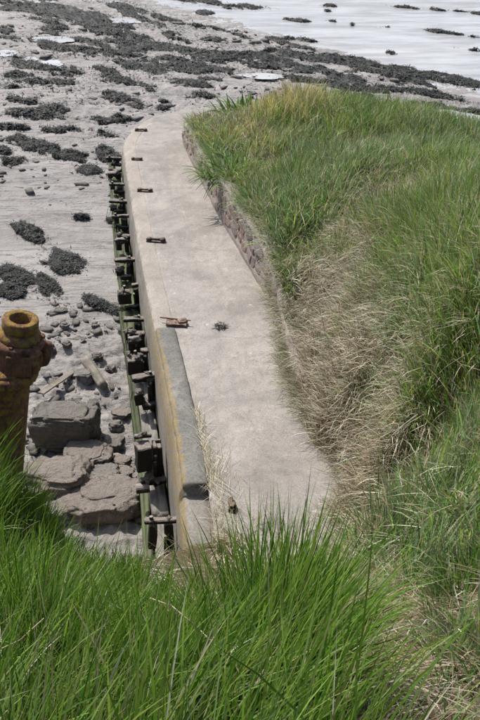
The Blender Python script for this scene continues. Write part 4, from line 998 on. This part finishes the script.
# ------------------------------------------------------------------ stones and rocks on the mud
def rock(u, v, w_px, h_px, mat, seed, label, depth=.8, flat=0, sink=.3, blocky=.5, rough=.22, rot=0, tilt=0, name='rock', cat='rock'):
    c = on_mud(u, v); Zd = c[1]*CP - (c[2]-CZ)*SP; sx = w_px/FPX*Zd/2; sz = h_px/FPX*Zd/2
    me = rock_mesh(name, M[mat], sx, sx*depth, sz, seed, flat, rough, 5 if w_px > 30 else 4, blocky)
    o = obj(name, me, None, (c[0], c[1]+sx*depth*.3, c[2]+sz*(1-2*sink)), (tilt, 0, rot))
    return tag(o, label, cat)
rock(66, 441, 68, 44, 'rock_dark', 2, 'large dark flat topped stone block beside the rusty bollard', .55, .75, .12, .85, .14, -.05)
rock(60, 496, 92, 62, 'rock_mud', 5, 'broad silt covered brown boulder in front of the dark stone block', .7, .6, .35, .3, .16)
rock(100, 512, 88, 50, 'rock_mud', 8, 'smooth silted boulder just above the foreground grass', .7, .5, .4, .35, .16, .2)
rock(86, 462, 52, 18, 'rock_mud', 11, 'pale flat slab lying across the brown boulders', .8, .55, .2, .6, .2, -.1)
rock(104, 484, 36, 22, 'rock_grey', 14, 'grey angular stone slab wedged under the pale flat slab', .6, .6, .2, .8, .18, .15)
rock(62, 520, 36, 30, 'rock_grey', 17, 'smooth bluish grey stone nearest the foreground grass', .8, .5, .3, .3, .14)
rock(116, 430, 16, 13, 'rock_grey', 20, 'rounded grey cobble between the dark block and the wall', .9, 0, .3, .2, .2)
rock(112, 447, 26, 13, 'rock_dark', 23, 'small dark stone below the rounded grey cobble', .8, .5, .3, .6, .22)
rock(121, 464, 22, 10, 'rock_mud', 26, 'small pale stone beside the large fender bracket', .8, .5, .3, .5, .25)
rock(93, 408, 12, 10, 'rock_dark', 29, 'small dark pointed stone at the end of the leaning plank', .8, 0, .25, .6, .3)
rock(84, 380, 22, 17, 'rock_grey', 32, 'grey stone under the driftwood log', .8, .5, .3, .6, .25)
rock(122, 478, 24, 16, 'rock_mud', 35, 'brown stone close against the foot of the wall', .8, .5, .3, .5, .25)
rock(65, 329, 11, 8, 'rock_grey', 38, 'grey cobble alone on the mud right of the rusty collar', .9, 0, .2, .2, .2)
rock(67, 347, 10, 7, 'rock_dark', 41, 'dark cobble just nearer than the lone grey one', .9, 0, .2, .3, .25)
rock(98, 360, 12, 9, 'rock_dark', 44, 'dark stone behind the upper end of the driftwood log', .9, 0, .2, .5, .3)
rock(110, 372, 10, 8, 'rock_grey', 47, 'small stone between the driftwood log and the wall', .9, 0, .2, .5, .3)
rock(60, 312, 14, 4, 'rock_dark', 50, 'thin dark slab above the lone grey cobble', .6, .5, .2, .7, .25)
rock(46, 352, 18, 8, 'rock_grey', 53, 'flat grey stone right beside the rusty bollard', .7, .5, .25, .6, .25)
rock(128, 500, 18, 12, 'rock_grey', 56, 'grey stone by the wall foot above the grass tips', .8, .5, .3, .5, .25)
rock(121, 417, 20, 12, 'rock_mud', 59, 'silted stone at the wall foot below the log', .8, .5, .3, .5, .25)
peb = [rock_mesh('pebble', M['rock_grey'], 1, .75, .4, 80+k, .45, .6, 1, .9) for k in range(12)]
def pebbles(n, seed):
    r = np.random.default_rng(seed); V0 = []
    for me in peb:
        a = np.zeros(len(me.vertices)*3, np.float32); me.vertices.foreach_get('co', a)
        f = np.zeros(len(me.polygons)*3, np.int32); me.polygons.foreach_get('vertices', f); V0.append((a.reshape(-1, 3), f.reshape(-1, 3)))
    zones = [(-4.6, -.9, 8.6, 14.4, .16), (-7, -.8, 18.0, 24.5, .045), (-9, 9, 24, 36, .22)]
    Vs, Fs = [], []; o = 0
    for zi, (x0, x1, y0, y1, share) in enumerate(zones):
        m = int(n*share); x = r.uniform(x0, x1, m*3); y = r.uniform(y0, y1, m*3)
        k = (fbm(x*.9, y*1.4, 141+zi, 3) + .25*(r.random(m*3)-.5) > .47) & (x < xL(np.clip(y, Y_NEAR, Y_END)) - np.where(y < Y_END, .35, -99)) & (sdist(x, y) > .3) & (shore_s(x, y) < -1); x = x[k][:m]; y = y[k][:m]
        z = mud_z(x, y)
        for i in range(len(x)):
            v, f = V0[r.integers(len(V0))]; s = (.007+.075*r.random()**7)*(1.0+.03*y[i]); a = r.uniform(0, 6.28)
            ca, sa = math.cos(a), math.sin(a); q = v*s*np.array([1.3, 1, 1]); w = np.column_stack([q[:, 0]*ca-q[:, 1]*sa, q[:, 0]*sa+q[:, 1]*ca, q[:, 2]])
            Vs.append(w + (x[i], y[i], z[i]+s*.15)); Fs.append(f+o); o += len(v)
    return obj('pebbles', mesh_np('pebbles', np.concatenate(Vs), [np.concatenate(Fs)], [M['rubble']], False))
tag(pebbles(6000, 5), 'loose stones and shingle scattered on the mud', kind='stuff')
for me in peb: bpy.data.meshes.remove(me)

# driftwood log and plank
a = on_mud(85, 366); b = on_mud(106, 392)
a = Vector(a)+Vector((0, 0, .10)); b = Vector(b)+Vector((0, 0, .12))
bm = bmesh.new(); L = (b-a).length
bmesh.ops.create_cone(bm, cap_ends=True, segments=14, radius1=.085, radius2=.07, depth=L)
bmesh.ops.subdivide_edges(bm, edges=[e for e in bm.edges if e.calc_length() > .3], cuts=10)
for v in bm.verts:
    q = v.co.copy(); v.co += mnoise.noise_vector(Vector((q.x*8, q.y*8, q.z*2)))*.018; v.co.x += .03*math.sin(q.z*3)
for v in bm.verts: v.co = Vector((v.co.x, v.co.z, v.co.y))
bmesh.ops.reverse_faces(bm, faces=bm.faces[:])
lg = obj('driftwood_log', bm_mesh('driftwood_log', bm, M['drift'], True), None, (a+b)/2); lg.rotation_euler = (b-a).to_track_quat('Y', 'Z').to_euler()
tag(lg, 'pale peeling driftwood log lying on the mud by the wall', 'log')
a = Vector(on_mud(42, 402))+Vector((0, 0, .16)); b = Vector(on_mud(77, 372))+Vector((0, 0, .06))
pl = obj('plank', rough_box('plank', .11, (b-a).length, .03, M['drift'], .006, .006, 3, 3), None, (a+b)/2); pl.rotation_euler = (b-a).to_track_quat('Y', 'Z').to_euler()
tag(pl, 'flat pale weathered plank propped on the dark stone block', 'plank')

# ------------------------------------------------------------------ rusty iron bollard
BS = .50; by_ = 5.35; _d = ray(19, 322)
bzb = float(bank_z(np.array(-1.9), np.array(by_))) - .10
bol = empty('bollard', (_d[0]*by_*1.0 - .30, by_, bzb), .3, 'rusty iron bollard with hollow lichen spotted collar standing in the grass at left', 'bollard')
bol.scale = (BS, BS, BS); bol.rotation_euler = (0, R(10.5), .15)
zt = (CZ + _d[2]*by_ - bzb)/BS*1.02
obj('drum', lathe('drum', [(.40, 0), (.40, .3), (.41, zt-1.0), (.425, zt-.88), (.43, zt-.82), (.42, zt-.76), (.40, zt-.735), (.0, zt-.73)], M['rust_some'], 44, .012, 1), bol, (-.22, 0, 0))
obj('lichen_band', lathe('lichen_band', [(.42, zt-.96), (.48, zt-.93), (.50, zt-.88), (.495, zt-.81), (.46, zt-.78), (.34, zt-.77)], M['rust_l'], 44, .012, 2), bol, (-.20, 0, 0))
obj('housing', lathe('housing', [(.33, zt-.78), (.345, zt-.7), (.35, zt-.5), (.37, zt-.42), (.385, zt-.37), (.37, zt-.33), (.30, zt-.315), (.0, zt-.31)], M['rust'], 8, .010, 3, False), bol)
obj('flange', lathe('flange', [(.20, zt-.32), (.285, zt-.315), (.295, zt-.29), (.29, zt-.24), (.255, zt-.20), (.22, zt-.19)], M['rust_l'], 40, .012, 4), bol)
col_ = obj('collar', lathe('collar', [(.215, zt-.22), (.225, zt-.17), (.25, zt-.14), (.25, zt-.03), (.24, zt-.005), (.225, zt), (.165, zt-.002), (.15, zt-.012), (.145, zt-.05), (.14, zt-.22), (.0, zt-.225)], M['rust_l'], 44, .008, 5), bol)
for k, a in enumerate((-.9, -.1, .8, 2.2)):
    me = rock_mesh('lug', M['rust'] if k % 2 else M['rust_some'], .10, .09, .20, 90+k, rough=.16, sub=3, blocky=.35)
    obj('lug', me, bol, (.37*math.cos(a), .37*math.sin(a), zt-.5-.03*k), (0, .12, a))
for k in range(6):
    a = k*math.pi/3+.2; bm = bmesh.new(); add_cyl(bm, (0, 0, 0), (0, 0, .035), .03, .027, 6)
    obj('bolt', bm_mesh('bolt', bm, M['rust']), bol, (.33*math.cos(a)*.97, .33*math.sin(a)*.97, zt-.335))
obj('plate', rough_box('plate', .36, .05, .32, M['rust'], .01, .012, 4, 3), bol, (.02, -.345, zt-.58), (.05, 0, 0))

# ------------------------------------------------------------------ iron fittings and litter on the walkway
def fitting(u, v, w_px, label, rz, seed):
    p = on_walk(u, v); Zd = p[1]*CP - (p[2]-CZ)*SP; L = w_px/FPX*Zd
    e = empty('iron_fitting', (p[0], p[1], p[2]+.006), rz, label, 'iron fitting', 'rusty iron fittings along the walkway')
    obj('base_plate', rough_box('base_plate', L, L*.36, .03, M['fit'], .006, .008, seed, 2), e, (0, 0, .012))
    for s in (-1, 1):
        bm = bmesh.new(); bmesh.ops.create_uvsphere(bm, u_segments=12, v_segments=8, radius=1)
        for q in bm.verts: q.co = Vector((q.co.x*L*.16, q.co.y*L*.17, q.co.z*L*.11)) + mnoise.noise_vector(q.co*2+Vector((seed, s, 0)))*L*.03
        obj('knob', bm_mesh('knob', bm, M['fit'], True), e, (s*L*.36, 0, .02+L*.06))
    bm = bmesh.new(); add_cyl(bm, (-L*.36, 0, .02+L*.05), (L*.36, .01, .02+L*.05), L*.075, L*.065, 10)
    obj('bar', bm_mesh('bar', bm, M['fit'], True), e)
fitting(156, 241.5, 19, 'rusty iron fitting on the walkway, nearest to the rust plate', -.12, 3)
fitting(145, 191.5, 15, 'rusty iron fitting on the walkway, middle one of the row', -.1, 4)
fitting(137, 160, 11, 'small rusty iron fitting on the walkway, beyond the middle one', -.06, 5)
fitting(141, 131, 12, 'small dark iron fitting at the far corner of the walkway', -.1, 6)
p = on_walk(177, 325)
e = empty('rust_plate', (p[0], p[1], p[2]+.02), -.15, 'flaked rusty iron plate with a thin rod lying on the coping edge', 'scrap iron')
obj('plate', rough_box('plate', .30, .15, .035, M['plate'], .008, .018, 4, 4, 14), e, (0, 0, .02), (.06, .05, .1))
obj('flake', rough_box('flake', .13, .10, .03, M['plate'], .008, .014, 8, 3, 14), e, (.07, .02, .05), (.2, -.1, .5))
bm = bmesh.new(); add_cyl(bm, (-.26, .06, .05), (.2, .02, .06), .011, .009, 8); obj('rod', bm_mesh('rod', bm, M['rust']), e)
r = np.random.default_rng(77); p = on_walk(220.5, 327.5); m = 90; q = np.sqrt(r.random(m))*.09; a = r.uniform(0, 6.28, m)
P = np.column_stack([p[0]+q*np.cos(a)*1.05, p[1]+q*np.sin(a), p[2]+.008+.03*r.random(m)])
tag(weed_obj('seaweed_scrap', [frond_arrays(P, r.uniform(.04, .09, m), r.uniform(.008, .02, m), r)]), 'small black scrap of dried seaweed on the middle of the walkway', 'seaweed')
# broken concrete lump at the near end of the coping
p = on_walk(232, 508)
tag(obj('rusted_scrap', rock_mesh('rusted_scrap', M['rust_dark'], .035, .09, .045, 71, rough=.5, sub=3, blocky=.7), None, (p[0], p[1], p[2]+.03)), 'dark rusted lump among straw at the near end of the coping', 'scrap iron')
